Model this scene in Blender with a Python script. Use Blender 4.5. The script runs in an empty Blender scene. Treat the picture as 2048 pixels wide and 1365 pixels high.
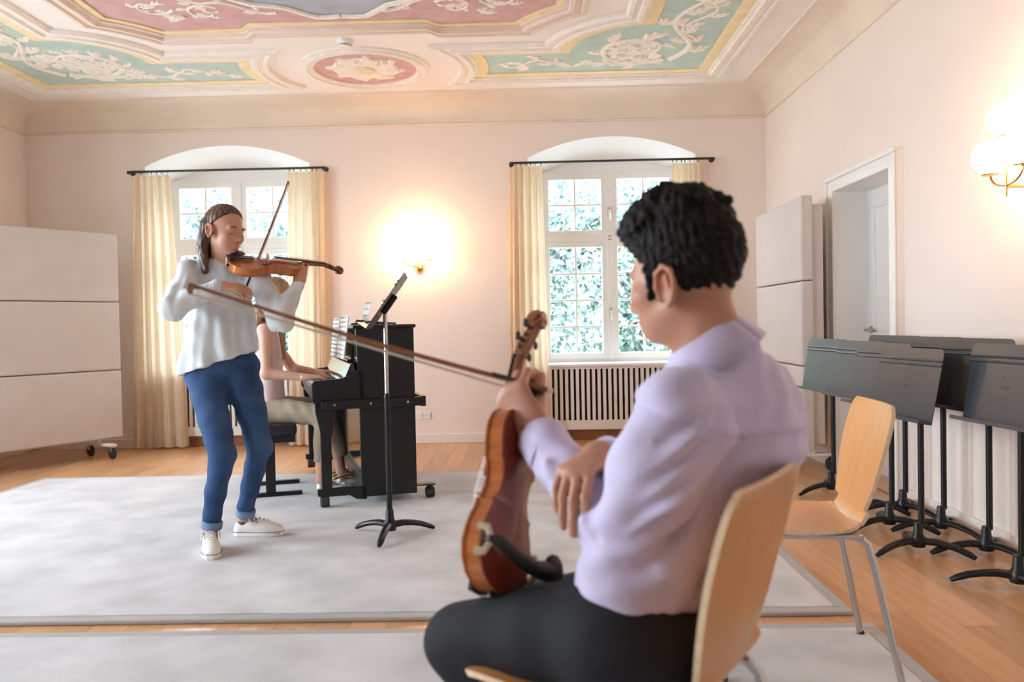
import bpy, bmesh, math, random
import numpy as np
from mathutils import Matrix, Vector
random.seed(7)
rng = np.random.default_rng(7)
SC = bpy.context.scene
COL = SC.collection
PI = math.pi

# ------------------------------------------------------------------ camera
cam_data = bpy.data.cameras.new('camera')
cam = bpy.data.objects.new('camera', cam_data)
COL.objects.link(cam)
SC.camera = cam
def camera_axes(yaw, pitch, roll):
    y, t, r = [math.radians(v) for v in (yaw, pitch, roll)]
    f = Vector((-math.sin(y) * math.cos(t), math.cos(y) * math.cos(t), math.sin(t)))
    rt = Vector((math.cos(y), math.sin(y), 0))
    up = rt.cross(f)
    r2 = rt * math.cos(r) + up * math.sin(r)
    u2 = -rt * math.sin(r) + up * math.cos(r)
    return r2, u2, f
_r, _u, _f = camera_axes(1.149, -1.244, -1.137)
cam.matrix_world = Matrix(((_r.x, _u.x, -_f.x, 0), (_r.y, _u.y, -_f.y, 0), (_r.z, _u.z, -_f.z, 1.08), (0, 0, 0, 1)))
cam_data.sensor_width = 36.0
cam_data.lens = 1640 / 2048 * 36.0
cam_data.clip_start = 0.05
cam_data.clip_end = 200
cam_data.dof.use_dof = True
cam_data.dof.focus_distance = 4.3
cam_data.dof.aperture_fstop = 2.8

# ------------------------------------------------------------------ sky and exposure
world = bpy.data.worlds.new('overcast_sky')
SC.world = world
world.use_nodes = True
wn = world.node_tree.nodes
bg = wn['Background']
bg.inputs['Color'].default_value = (0.75, 0.88, 1.0, 1)
bg.inputs['Strength'].default_value = 24.0
SC.view_settings.view_transform = 'Standard'
SC.view_settings.look = 'None'
SC.view_settings.gamma = 1.0
SC.view_settings.use_curve_mapping = False
SC.view_settings.exposure = 0.12
SC.cycles.use_denoising = True
SC.cycles.max_bounces = 10
SC.cycles.diffuse_bounces = 6
SC.cycles.transparent_max_bounces = 12
SC.cycles.sample_clamp_indirect = 8.0
SC.cycles.caustics_reflective = False
SC.cycles.caustics_refractive = False
def portal(loc, rot, sx, sy):
    l = bpy.data.lights.new('sky_portal', 'AREA')
    l.shape = 'RECTANGLE'; l.size = sx; l.size_y = sy
    l.cycles.is_portal = True
    o = bpy.data.objects.new('sky_portal', l)
    o.location = loc; o.rotation_euler = rot
    COL.objects.link(o)
WIN_X = (-2.715, 0.78)            # two windows of the end wall
SIDE_Y = (0.7, 2.7, 4.7)    # windows of the left wall, outside the picture
for wx in WIN_X:
    portal((wx, 7.92, 1.62), (-PI / 2, 0, 0), 1.4, 2.0)
for wy in SIDE_Y:
    portal((-4.98, wy, 1.62), (0, -PI / 2, 0), 2.0, 1.4)

# ------------------------------------------------------------------ materials
MATS = {}
def mat(name, color, rough=0.5, metal=0.0, var=0.0, vscale=8.0, bump=0.0, bscale=60.0, spec=0.5,
        stretch=(1, 1, 1), attr=False, translucent=0.0, objvar=0.0, color2=None, coat=0.0, sheen=0.0, detail=4.0):
    m = bpy.data.materials.new(name)
    m.use_nodes = True
    nt = m.node_tree; N = nt.nodes; L = nt.links
    b = N['Principled BSDF']
    b.inputs['Roughness'].default_value = rough
    b.inputs['Metallic'].default_value = metal
    b.inputs['Specular IOR Level'].default_value = spec
    if coat: b.inputs['Coat Weight'].default_value = coat; b.inputs['Coat Roughness'].default_value = 0.08
    if sheen: b.inputs['Sheen Weight'].default_value = sheen
    c = (*color, 1)
    b.inputs['Base Color'].default_value = c
    src = None
    tc = N.new('ShaderNodeTexCoord'); mp = N.new('ShaderNodeMapping')
    mp.inputs['Scale'].default_value = stretch
    L.new(tc.outputs['Object'], mp.inputs['Vector'])
    if attr:
        a = N.new('ShaderNodeVertexColor'); a.layer_name = 'Col'
        src = a.outputs['Color']
    if var > 0 or color2:
        nz = N.new('ShaderNodeTexNoise')
        nz.inputs['Scale'].default_value = vscale; nz.inputs['Detail'].default_value = detail
        L.new(mp.outputs['Vector'], nz.inputs['Vector'])
        cr = N.new('ShaderNodeValToRGB')
        cr.color_ramp.elements[0].position = 0.3; cr.color_ramp.elements[1].position = 0.7
        c2 = color2 if color2 else tuple(min(1, v * (1 + var)) for v in color)
        c1 = color if color2 else tuple(v * (1 - var) for v in color)
        if src is not None:
            mx = N.new('ShaderNodeMix'); mx.data_type = 'RGBA'; mx.blend_type = 'MULTIPLY'
            mx.inputs[0].default_value = 1.0
            cr.color_ramp.elements[0].color = (1 - var, 1 - var, 1 - var, 1)
            cr.color_ramp.elements[1].color = (1, 1, 1, 1)
            L.new(nz.outputs['Fac'], cr.inputs['Fac'])
            L.new(src, mx.inputs[6]); L.new(cr.outputs['Color'], mx.inputs[7])
            src = mx.outputs[2]
        else:
            cr.color_ramp.elements[0].color = (*c1, 1); cr.color_ramp.elements[1].color = (*c2, 1)
            L.new(nz.outputs['Fac'], cr.inputs['Fac'])
            src = cr.outputs['Color']
    if objvar > 0:
        oi = N.new('ShaderNodeObjectInfo'); hs = N.new('ShaderNodeHueSaturation')
        mr = N.new('ShaderNodeMapRange')
        mr.inputs['To Min'].default_value = 1 - objvar; mr.inputs['To Max'].default_value = 1 + objvar
        L.new(oi.outputs['Random'], mr.inputs['Value']); L.new(mr.outputs['Result'], hs.inputs['Value'])
        if src is not None: L.new(src, hs.inputs['Color'])
        else: hs.inputs['Color'].default_value = c
        src = hs.outputs['Color']
    if src is not None: L.new(src, b.inputs['Base Color'])
    if bump > 0:
        n2 = N.new('ShaderNodeTexNoise'); n2.inputs['Scale'].default_value = bscale; n2.inputs['Detail'].default_value = 3
        L.new(mp.outputs['Vector'], n2.inputs['Vector'])
        bp = N.new('ShaderNodeBump'); bp.inputs['Strength'].default_value = bump; bp.inputs['Distance'].default_value = 0.01
        L.new(n2.outputs['Fac'], bp.inputs['Height']); L.new(bp.outputs['Normal'], b.inputs['Normal'])
    if translucent > 0:
        tr = N.new('ShaderNodeBsdfTranslucent'); tr.inputs['Color'].default_value = c
        if src is not None: L.new(src, tr.inputs['Color'])
        ms = N.new('ShaderNodeMixShader'); ms.inputs['Fac'].default_value = translucent
        out = N['Material Output']
        L.new(b.outputs['BSDF'], ms.inputs[1]); L.new(tr.outputs['BSDF'], ms.inputs[2]); L.new(ms.outputs['Shader'], out.inputs['Surface'])
    MATS[name] = m
    return m
def emit_mat(name, color, strength):
    m = bpy.data.materials.new(name); m.use_nodes = True
    b = m.node_tree.nodes['Principled BSDF']
    b.inputs['Base Color'].default_value = (0.9, 0.9, 0.88, 1)
    b.inputs['Emission Color'].default_value = (*color, 1)
    b.inputs['Emission Strength'].default_value = strength
    MATS[name] = m
    return m
def glass_mat(name):
    m = bpy.data.materials.new(name); m.use_nodes = True
    nt = m.node_tree; N = nt.nodes; L = nt.links
    tr = N.new('ShaderNodeBsdfTransparent'); gl = N.new('ShaderNodeBsdfGlossy'); gl.inputs['Roughness'].default_value = 0.02
    fr = N.new('ShaderNodeFresnel'); fr.inputs['IOR'].default_value = 1.35
    ms = N.new('ShaderNodeMixShader')
    L.new(fr.outputs['Fac'], ms.inputs['Fac']); L.new(tr.outputs['BSDF'], ms.inputs[1]); L.new(gl.outputs['BSDF'], ms.inputs[2])
    L.new(ms.outputs['Shader'], N['Material Output'].inputs['Surface'])
    MATS[name] = m
mat('wall_paint', (0.84, 0.74, 0.675), 0.85, var=0.02, vscale=2.0, bump=0.04, bscale=120)
mat('niche_paint', (0.92, 0.92, 0.92), 0.7)
mat('cove_paint', (0.80, 0.70, 0.58), 0.85, var=0.04, vscale=3)
mat('ceiling_paint', (0.90, 0.84, 0.79), 0.85, var=0.02, vscale=3)
mat('stucco_cream', (0.88, 0.81, 0.74), 0.8, var=0.05, vscale=14)
mat('stucco_tan', (0.80, 0.66, 0.56), 0.8, var=0.04, vscale=14)
mat('stucco_yellow', (0.86, 0.70, 0.42), 0.8, var=0.07, vscale=9)
mat('stucco_green', (0.47, 0.59, 0.53), 0.85, var=0.08, vscale=7)
mat('stucco_pink', (0.62, 0.38, 0.36), 0.85, var=0.10, vscale=9)
mat('stucco_blue', (0.42, 0.44, 0.50), 0.85, var=0.12, vscale=5)
mat('leaf_relief', (0.90, 0.83, 0.74), 0.8, var=0.08, vscale=25, bump=0.3, bscale=60)
mat('leaf_ochre', (0.80, 0.68, 0.48), 0.8)
mat('white_lacquer', (0.86, 0.84, 0.81), 0.4, coat=0.2)
mat('window_white', (0.88, 0.88, 0.87), 0.4)
glass_mat('window_glass')
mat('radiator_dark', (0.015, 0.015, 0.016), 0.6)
mat('parquet', (0.58, 0.31, 0.15), 0.26, var=0.10, vscale=4, stretch=(9, 0.7, 1), objvar=0.13, bump=0.03, bscale=40, detail=6)
mat('parquet_gap', (0.25, 0.12, 0.06), 0.7)
mat('carpet', (0.62, 0.595, 0.59), 0.95, var=0.17, vscale=3.4, bump=0.5, bscale=420, spec=0.1, sheen=0.2)
mat('carpet_edge', (0.40, 0.38, 0.36), 0.5, spec=0.4)
mat('acoustic_fabric', (0.62, 0.57, 0.545), 0.92, var=0.03, vscale=5, bump=0.1, bscale=500, spec=0.15)
mat('black_lacquer', (0.012, 0.011, 0.011), 0.14, coat=0.3)
mat('black_satin', (0.010, 0.010, 0.011), 0.34, spec=0.35)
mat('stand_paint', (0.032, 0.036, 0.046), 0.34, bump=0.05, bscale=300)
mat('iron_black', (0.02, 0.02, 0.02), 0.5)
mat('rubber', (0.03, 0.03, 0.03), 0.7)
mat('chrome', (0.55, 0.54, 0.53), 0.16, metal=1.0)
mat('brass', (0.78, 0.50, 0.22), 0.22, metal=1.0)
mat('steel_satin', (0.55, 0.52, 0.48), 0.35, metal=1.0)
mat('curtain_cloth', (0.88, 0.76, 0.60), 0.9, var=0.03, vscale=6, spec=0.1, translucent=0.42)
mat('beech_ply', (0.62, 0.285, 0.095), 0.36, var=0.07, vscale=5, stretch=(6, 6, 0.8), coat=0.15)
mat('ply_edge', (0.76, 0.56, 0.36), 0.5, var=0.12, vscale=60, stretch=(1, 1, 1))
emit_mat('lamp_glass', (1.0, 0.60, 0.32), 34.0)
mat('ivory_key', (0.86, 0.85, 0.80), 0.2)
mat('paper', (0.84, 0.83, 0.82), 0.8)
mat('ink', (0.05, 0.05, 0.05), 0.8)
mat('skin', (0.70, 0.42, 0.31), 0.45, attr=True, var=0.06, vscale=30, spec=0.35)
mat('hair_brown', (0.10, 0.05, 0.027), 0.42, var=0.45, vscale=60, stretch=(1, 1, 0.12), bump=0.5, bscale=120)
mat('hair_blonde', (0.34, 0.19, 0.09), 0.45, var=0.35, vscale=60, stretch=(1, 1, 0.12), bump=0.4, bscale=120)
mat('hair_black', (0.012, 0.008, 0.006), 0.65, var=0.5, vscale=60, bump=0.5, bscale=140, spec=0.2)
mat('blouse_cloth', (0.65, 0.68, 0.685), 0.85, var=0.05, vscale=10, bump=0.12, bscale=40, spec=0.2, sheen=0.2)
mat('denim', (0.018, 0.045, 0.125), 0.8, color2=(0.055, 0.11, 0.225), vscale=5.5, bump=0.25, bscale=300, spec=0.2)
mat('denim_cuff', (0.16, 0.23, 0.36), 0.8, var=0.1, vscale=40)
mat('sneaker_canvas', (0.78, 0.73, 0.68), 0.75, var=0.05, vscale=30)
mat('sneaker_rubber', (0.82, 0.79, 0.75), 0.5)
mat('sock_grey', (0.07, 0.07, 0.085), 0.9)
mat('shirt_lilac', (0.63, 0.56, 0.75), 0.75, var=0.05, vscale=8, bump=0.08, bscale=60, spec=0.25, sheen=0.15)
mat('trousers_dark', (0.022, 0.021, 0.024), 0.8, var=0.2, vscale=9, bump=0.15, bscale=200, spec=0.2)
mat('belt_black', (0.012, 0.012, 0.012), 0.45)
mat('top_pink', (0.80, 0.60, 0.58), 0.85, var=0.05, vscale=9)
mat('trousers_beige', (0.36, 0.28, 0.20), 0.85, var=0.08, vscale=9)
mat('shoe_silver', (0.66, 0.62, 0.58), 0.35, metal=0.4)
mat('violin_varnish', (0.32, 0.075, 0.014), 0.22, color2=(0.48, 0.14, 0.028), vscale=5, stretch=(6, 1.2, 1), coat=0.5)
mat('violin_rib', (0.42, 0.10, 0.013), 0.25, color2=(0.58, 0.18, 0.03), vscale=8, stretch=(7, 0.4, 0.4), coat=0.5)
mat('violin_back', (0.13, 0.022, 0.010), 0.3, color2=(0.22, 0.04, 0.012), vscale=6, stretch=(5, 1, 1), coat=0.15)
mat('maple_neck', (0.27, 0.10, 0.038), 0.35, var=0.2, vscale=14)
mat('ebony', (0.012, 0.010, 0.010), 0.28)
mat('string_steel', (0.7, 0.7, 0.7), 0.3, metal=1.0)
mat('bow_wood', (0.26, 0.09, 0.035), 0.25, var=0.2, vscale=20, coat=0.3)
mat('horse_hair', (0.80, 0.74, 0.64), 0.6)
mat('cream_rubber', (0.72, 0.60, 0.42), 0.6)
mat('plastic_white', (0.84, 0.82, 0.78), 0.4)
mat('foliage', (0.20, 0.27, 0.25), 0.7, objvar=0.3, var=0.25, vscale=2)
mat('bark', (0.25, 0.22, 0.19), 0.9, var=0.2, vscale=8)
mat('meadow', (0.20, 0.30, 0.16), 0.9, var=0.3, vscale=0.8)
mat('facade', (0.75, 0.72, 0.66), 0.9)
mat('bounce_grey', (0.55, 0.54, 0.52), 0.95, var=0.1, vscale=30, bump=0.3, bscale=80)  # pale grey for the unseen ground pieces that bounce daylight indoors

# ------------------------------------------------------------------ object helpers
def tag(o, label=None, cat=None, group=None, kind=None):
    if label: o['label'] = label
    if cat: o['category'] = cat
    if group: o['group'] = group
    if kind: o['kind'] = kind
    return o
def empty(name, loc=(0, 0, 0), rotz=0.0, label=None, cat=None, group=None, kind=None, parent=None, rot=None):
    o = bpy.data.objects.new(name, None)
    o.empty_display_size = 0.1
    COL.objects.link(o)
    o.location = loc
    o.rotation_euler = rot if rot else (0, 0, rotz)
    if parent: o.parent = parent
    return tag(o, label, cat, group, kind)
def link_mesh(name, me, m=None, parent=None):
    o = bpy.data.objects.new(name, me)
    COL.objects.link(o)
    if m: me.materials.append(MATS[m] if isinstance(m, str) else m)
    if parent: o.parent = parent
    return o
def copy_tree(o, parent=None):
    c = o.copy(); COL.objects.link(c); c.parent = parent
    for ch in o.children: copy_tree(ch, c)
    return c

class MB:
    """collects simple shapes; build() links them as one mesh object"""
    def __init__(s): s.v = []; s.f = []
    def add(s, vs, fs):
        n = len(s.v); s.v += [tuple(v) for v in vs]; s.f += [tuple(i + n for i in f) for f in fs]; return s
    def box(s, x0, x1, y0, y1, z0, z1):
        return s.add([(x0, y0, z0), (x1, y0, z0), (x1, y1, z0), (x0, y1, z0), (x0, y0, z1), (x1, y0, z1), (x1, y1, z1), (x0, y1, z1)],
                     [(0, 3, 2, 1), (4, 5, 6, 7), (0, 1, 5, 4), (1, 2, 6, 5), (2, 3, 7, 6), (3, 0, 4, 7)])
    def tube(s, pts, rad, n=10, caps=True, flat=None):
        """polyline tube; rad scalar or list; flat=(axis vector, factor) squashes it"""
        pts = [Vector(p) for p in pts]
        if not hasattr(rad, '__len__'): rad = [rad] * len(pts)
        t0 = (pts[1] - pts[0]).normalized()
        a = Vector((0, 0, 1)) if abs(t0.z) < 0.9 else Vector((1, 0, 0))
        u = t0.cross(a).normalized(); base = len(s.v)
        for i, p in enumerate(pts):
            if i == 0: t = pts[1] - pts[0]
            elif i == len(pts) - 1: t = pts[-1] - pts[-2]
            else: t = (pts[i] - pts[i - 1]).normalized() + (pts[i + 1] - pts[i]).normalized()
            if t.length < 1e-9: t = pts[i] - pts[i - 1]
            t = t.normalized()
            u = (u - t * u.dot(t))
            if u.length < 1e-6: u = t.orthogonal()
            u.normalize(); w = t.cross(u)
            for k in range(n):
                ang = 2 * PI * k / n
                o = u * math.cos(ang) * rad[i] + w * math.sin(ang) * rad[i]
                if flat:
                    fx = Vector(flat[0]); o = o - fx * o.dot(fx) * (1 - flat[1])
                s.v.append(tuple(p + o))
        for i in range(len(pts) - 1):
            for k in range(n):
                a0 = base + i * n + k; a1 = base + i * n + (k + 1) % n
                s.f.append((a0, a1, a1 + n, a0 + n))
        if caps:
            s.f.append(tuple(base + k for k in reversed(range(n))))
            e = base + (len(pts) - 1) * n
            s.f.append(tuple(e + k for k in range(n)))
        return s
    def cyl(s, p0, p1, r0, r1=None, n=16): return s.tube([p0, p1], [r0, r0 if r1 is None else r1], n)
    def lathe(s, prof, c=(0, 0, 0), n=20, axis='z'):
        """prof: (r, h) from bottom to top"""
        base = len(s.v)
        for r, h in prof:
            for k in range(n):
                a = 2 * PI * k / n
                q = (r * math.cos(a), r * math.sin(a), h)
                if axis == 'y': q = (q[0], h, -q[1])
                if axis == 'x': q = (h, q[0], q[1])
                s.v.append((c[0] + q[0], c[1] + q[1], c[2] + q[2]))
        for i in range(len(prof) - 1):
            for k in range(n):
                a0 = base + i * n + k; a1 = base + i * n + (k + 1) % n
                s.f.append((a0, a1, a1 + n, a0 + n))
        s.f.append(tuple(base + k for k in reversed(range(n))))
        e = base + (len(prof) - 1) * n
        s.f.append(tuple(e + k for k in range(n)))
        return s
    def prism(s, poly, z0, z1, axis='z'):
        """poly of 2-D points (counter-clockwise) extruded; axis y: (x, z) polygon extruded along y; axis x: (y, z)"""
        n = len(poly); base = len(s.v)
        for h in (z0, z1):
            for a, b in poly:
                s.v.append((a, b, h) if axis == 'z' else ((a, h, b) if axis == 'y' else (h, a, b)))
        s.f.append(tuple(base + i for i in reversed(range(n)))); s.f.append(tuple(base + n + i for i in range(n)))
        for i in range(n):
            j = (i + 1) % n
            s.f.append((base + i, base + j, base + n + j, base + n + i))
        return s
    def grid(s, P):
        """P: rows of points"""
        base = len(s.v); R = len(P); C = len(P[0])
        for row in P: s.v += [tuple(p) for p in row]
        for i in range(R - 1):
            for j in range(C - 1):
                a = base + i * C + j
                s.f.append((a, a + 1, a + C + 1, a + C))
        return s
    def ball(s, c, r, n=16, m=10):
        rr = r if hasattr(r, '__len__') else (r, r, r)
        base = len(s.v)
        s.v.append((c[0], c[1], c[2] - rr[2]))
        for i in range(1, m):
            t = -PI / 2 + PI * i / m
            for k in range(n):
                a = 2 * PI * k / n
                s.v.append((c[0] + rr[0] * math.cos(t) * math.cos(a), c[1] + rr[1] * math.cos(t) * math.sin(a), c[2] + rr[2] * math.sin(t)))
        s.v.append((c[0], c[1], c[2] + rr[2])); top = len(s.v) - 1
        for k in range(n):
            k2 = (k + 1) % n
            s.f.append((base, base + 1 + k2, base + 1 + k))
            for i in range(m - 2):
                a = base + 1 + i * n
                s.f.append((a + k, a + k2, a + n + k2, a + n + k))
            a = base + 1 + (m - 2) * n
            s.f.append((a + k, a + k2, top))
        return s
    def mesh(s, name, smooth=False, fix=True):
        me = bpy.data.meshes.new(name)
        me.from_pydata(s.v, [], s.f)
        if fix:
            b = bmesh.new(); b.from_mesh(me); bmesh.ops.recalc_face_normals(b, faces=b.faces); b.to_mesh(me); b.free()
        if smooth:
            me.polygons.foreach_set('use_smooth', [True] * len(me.polygons))
            try: me.set_sharp_from_angle(angle=math.radians(40))
            except Exception: pass
        me.update()
        return me
    def build(s, name, m, parent=None, smooth=False, bevel=0.0, solid=0.0, seg=2, fix=True, sub=0):
        o = link_mesh(name, s.mesh(name, smooth, fix), m, parent)
        if solid:
            md = o.modifiers.new('solid', 'SOLIDIFY'); md.thickness = solid; md.offset = 0
        if bevel:
            md = o.modifiers.new('bevel', 'BEVEL'); md.width = bevel; md.segments = seg; md.limit_method = 'ANGLE'; md.angle_limit = math.radians(40)
        if sub:
            md = o.modifiers.new('sub', 'SUBSURF'); md.levels = sub; md.render_levels = sub
        return o
def bx(name, m, parent, *b, bevel=0.0): return MB().box(*b).build(name, m, parent, bevel=bevel)

# ------------------------------------------------------------------ signed-distance modeller for bodies and cloth
A = lambda p: np.array(p, dtype=np.float32)
def nrm(v):
    v = np.array(v, dtype=float); return v / np.linalg.norm(v)
def cap(a, b, r1, r2=None, n=None, s=1.0, k=0.02, op='u'):
    """tapered capsule; n, s squash it along direction n by factor s"""
    return dict(t='cap', a=A(a), b=A(b), r1=r1, r2=r1 if r2 is None else r2, n=None if n is None else A(nrm(n)), s=s, k=k, op=op)
def ell(c, r, R=None, k=0.02, op='u'):
    """ellipsoid; rows of R are its axes"""
    return dict(t='ell', c=A(c), r=A(r), R=A(np.eye(3) if R is None else R), k=k, op=op)
def cut(p, n, k=0.004, lo=None, hi=None):
    """removes what lies on the side n points to, inside the box lo..hi"""
    return dict(t='cut', p=A(p), n=A(nrm(n)), k=k, op='cut', lo=lo, hi=hi)
def _dist(q, P):
    if q['t'] == 'cap':
        ab = q['b'] - q['a']; L = float((ab * ab).sum()) + 1e-12
        v = P - q['a']
        t = np.clip((v @ ab) / L, 0, 1)
        d = v - t[..., None] * ab
        if q['n'] is not None:
            c = d @ q['n']
            d = d + (c * (1 / q['s'] - 1))[..., None] * q['n']
        r = q['r1'] + t * (q['r2'] - q['r1'])
        out = np.sqrt((d * d).sum(-1)) - r
        return out * (0.5 + 0.5 * q['s']) if q['n'] is not None and q['s'] < 1 else out
    v = (P - q['c']) @ q['R'].T
    k0 = np.sqrt(((v / q['r']) ** 2).sum(-1)); k1 = np.sqrt(((v / q['r'] ** 2) ** 2).sum(-1)) + 1e-9
    return k0 * (k0 - 1) / k1
def _bbox(q):
    if q['t'] == 'cap':
        r = max(q['r1'], q['r2'])
        return np.minimum(q['a'], q['b']) - r, np.maximum(q['a'], q['b']) + r
    r = float(q['r'].max())
    return q['c'] - r, q['c'] + r
def surface_net(f, org, vox):
    s = f < 0
    nx, ny, nz = f.shape
    cnt = np.zeros((nx - 1, ny - 1, nz - 1), np.int8)
    offs = [(i, j, k) for i in (0, 1) for j in (0, 1) for k in (0, 1)]
    for i, j, k in offs: cnt += s[i:nx - 1 + i, j:ny - 1 + j, k:nz - 1 + k]
    act = (cnt > 0) & (cnt < 8)
    ijk = np.argwhere(act)
    idx = np.full(act.shape, -1, np.int64); idx[act] = np.arange(len(ijk))
    vals = np.stack([f[ijk[:, 0] + i, ijk[:, 1] + j, ijk[:, 2] + k] for i, j, k in offs], 1)
    acc = np.zeros((len(ijk), 3)); num = np.zeros(len(ijk))
    for a in range(8):
        for b in range(a + 1, 8):
            oa, ob = np.array(offs[a]), np.array(offs[b])
            if abs(oa - ob).sum() != 1: continue
            va, vb = vals[:, a], vals[:, b]
            m = (va < 0) != (vb < 0)
            t = np.where(m, va / np.where(m, va - vb, 1), 0)
            acc += np.where(m[:, None], oa + t[:, None] * (ob - oa), 0); num += m
    V = (ijk + acc / num[:, None]) * vox + org
    F = []
    for ax in range(3):
        sl0 = [slice(None)] * 3; sl1 = [slice(None)] * 3
        sl0[ax] = slice(0, -1); sl1[ax] = slice(1, None)
        diff = s[tuple(sl0)] != s[tuple(sl1)]
        e = np.argwhere(diff)
        u, w = [(1, 2), (2, 0), (0, 1)][ax]
        lim = np.array(act.shape)
        ok = (e[:, u] > 0) & (e[:, w] > 0) & (e[:, u] < lim[u]) & (e[:, w] < lim[w])
        e = e[ok]
        if not len(e): continue
        inside = s[e[:, 0], e[:, 1], e[:, 2]]
        q = []
        for du, dw in ((-1, -1), (0, -1), (0, 0), (-1, 0)):
            c = e.copy(); c[:, u] += du; c[:, w] += dw
            q.append(idx[c[:, 0], c[:, 1], c[:, 2]])
        q = np.stack(q, 1)
        q[~inside] = q[~inside][:, ::-1]
        F.append(q)
    return V, np.concatenate(F)
def vert_normals(V, F):
    a, b, c, d = (V[F[:, i]] for i in range(4))
    n = np.cross(c - a, d - b)
    N = np.zeros_like(V)
    for i in range(4): np.add.at(N, F[:, i], n)
    return N / (np.linalg.norm(N, axis=1)[:, None] + 1e-12)
def relax(V, F, it=2, w=0.5):
    e = np.concatenate([F[:, [0, 1]], F[:, [1, 2]], F[:, [2, 3]], F[:, [3, 0]]])
    for _ in range(it):
        S = np.zeros_like(V); c = np.zeros(len(V))
        np.add.at(S, e[:, 0], V[e[:, 1]]); np.add.at(S, e[:, 1], V[e[:, 0]])
        np.add.at(c, e[:, 0], 1); np.add.at(c, e[:, 1], 1)
        V = V * (1 - w) + w * S / c[:, None]
    return V
def sdf_mesh(prims, vox):
    lo = np.min([_bbox(q)[0] for q in prims if q['op'] == 'u'], 0) - 4 * vox
    hi = np.max([_bbox(q)[1] for q in prims if q['op'] == 'u'], 0) + 4 * vox
    n = np.ceil((hi - lo) / vox).astype(int) + 1
    f = np.full(n, 1.0, np.float32)
    ax = [lo[i] + vox * np.arange(n[i], dtype=np.float32) for i in range(3)]
    for q in prims:
        k = q['k']
        if q['op'] == 'cut':
            b0 = lo if q['lo'] is None else np.array(q['lo']); b1 = hi if q['hi'] is None else np.array(q['hi'])
        else:
            b0, b1 = _bbox(q); b0 = b0 - k - 2 * vox; b1 = b1 + k + 2 * vox
        i0 = np.clip(np.floor((b0 - lo) / vox).astype(int), 0, n); i1 = np.clip(np.ceil((b1 - lo) / vox).astype(int) + 1, 0, n)
        if (i1 <= i0).any(): continue
        sl = tuple(slice(a, b) for a, b in zip(i0, i1))
        P = np.stack(np.meshgrid(*[ax[i][sl[i]] for i in range(3)], indexing='ij'), -1)
        cur = f[sl]
        if q['op'] == 'cut':
            d = (P - q['p']) @ q['n']
            f[sl] = np.maximum(cur, d); continue
        d = _dist(q, P)
        if q['op'] == 'u':
            h = np.clip(0.5 + 0.5 * (cur - d) / k, 0, 1)
            f[sl] = cur * (1 - h) + d * h - k * h * (1 - h)
        else:
            h = np.clip(0.5 - 0.5 * (cur + d) / k, 0, 1)
            f[sl] = cur * (1 - h) - d * h + k * h * (1 - h)
    return surface_net(f, lo, vox)
def sdf_object(name, prims, vox, m, parent=None, origin=(0, 0, 0), post=None, color=None, smooth_it=1):
    V, F = sdf_mesh(prims, vox)
    if smooth_it: V = relax(V, F, smooth_it)
    if post is not None: V = V + post(V, vert_normals(V, F))
    me = bpy.data.meshes.new(name)
    me.from_pydata((V - np.array(origin)).tolist(), [], F.tolist())
    me.polygons.foreach_set('use_smooth', [True] * len(me.polygons))
    if color is not None:
        at = me.attributes.new('Col', 'FLOAT_COLOR', 'POINT')
        c = np.ones((len(V), 4), np.float32); c[:, :3] = color(V)
        at.data.foreach_set('color', c.ravel())
    me.update()
    return link_mesh(name, me, m, parent)
# ================================================================== THE ROOM
XL, XR, YB, YF = -4.565, 2.165, 7.45, -3.0
ZW, ZC, CV = 2.895, 3.12, 0.27
XC, YC = -1.24, 2.225
WIN_Y = 7.78
def struct(o): o['kind'] = 'structure'; return o

# ---- floor with planks
floor = empty('floor', (0, 0, 0), kind='structure')
bx('screed', 'parquet_gap', floor, XL - 0.5, XR + 0.6, YF, YB + 0.45, -0.06, -0.012)
plank_meshes = {}
def plank(x0, x1, y0, y1):
    w, l = round(x1 - x0 - 0.0012, 4), round(y1 - y0 - 0.0012, 4)
    if (w, l) not in plank_meshes:
        me = MB().box(0, w, 0, l, -0.012, 0).mesh('plank'); me.materials.append(MATS['parquet']); plank_meshes[(w, l)] = me
    o = bpy.data.objects.new('plank', plank_meshes[(w, l)]); COL.objects.link(o)
    o.parent = floor; o.location = (x0, y0, 0)
RUG = (-3.56, 1.155, 2.955, 5.90)      # x0, x1, y0, y1
RUG2 = (-3.2, 1.172, 0.2, 2.848)
PW = 0.1345
nrow = int(round((XR + 0.3 - XL) / PW))
for i in range(nrow):
    x0 = XL + i * PW; x1 = x0 + PW
    y = YF + (i * 0.53) % 1.2 - 1.2
    while y < YB + 0.33:
        y1 = min(y + 1.2, YB + 0.33); ya = max(y, YF)
        under = any(x0 >= r[0] + 0.02 and x1 <= r[1] - 0.02 and ya >= r[2] + 0.01 and y1 <= r[3] - 0.01 for r in (RUG, RUG2))
        seen = y1 > 2.0 and abs((x0 + x1) / 2) < y1 * 0.68 + 0.3
        if y1 > ya + 0.01 and not under and seen: plank(x0, x1, ya, y1)
        y = y1 if y1 >= YB + 0.33 else y + 1.2
        if y >= YB + 0.33: break
bx('parquet_field', 'parquet', floor, XL, XR + 0.3, YF, YB + 0.33, -0.014, -0.0125)

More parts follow.
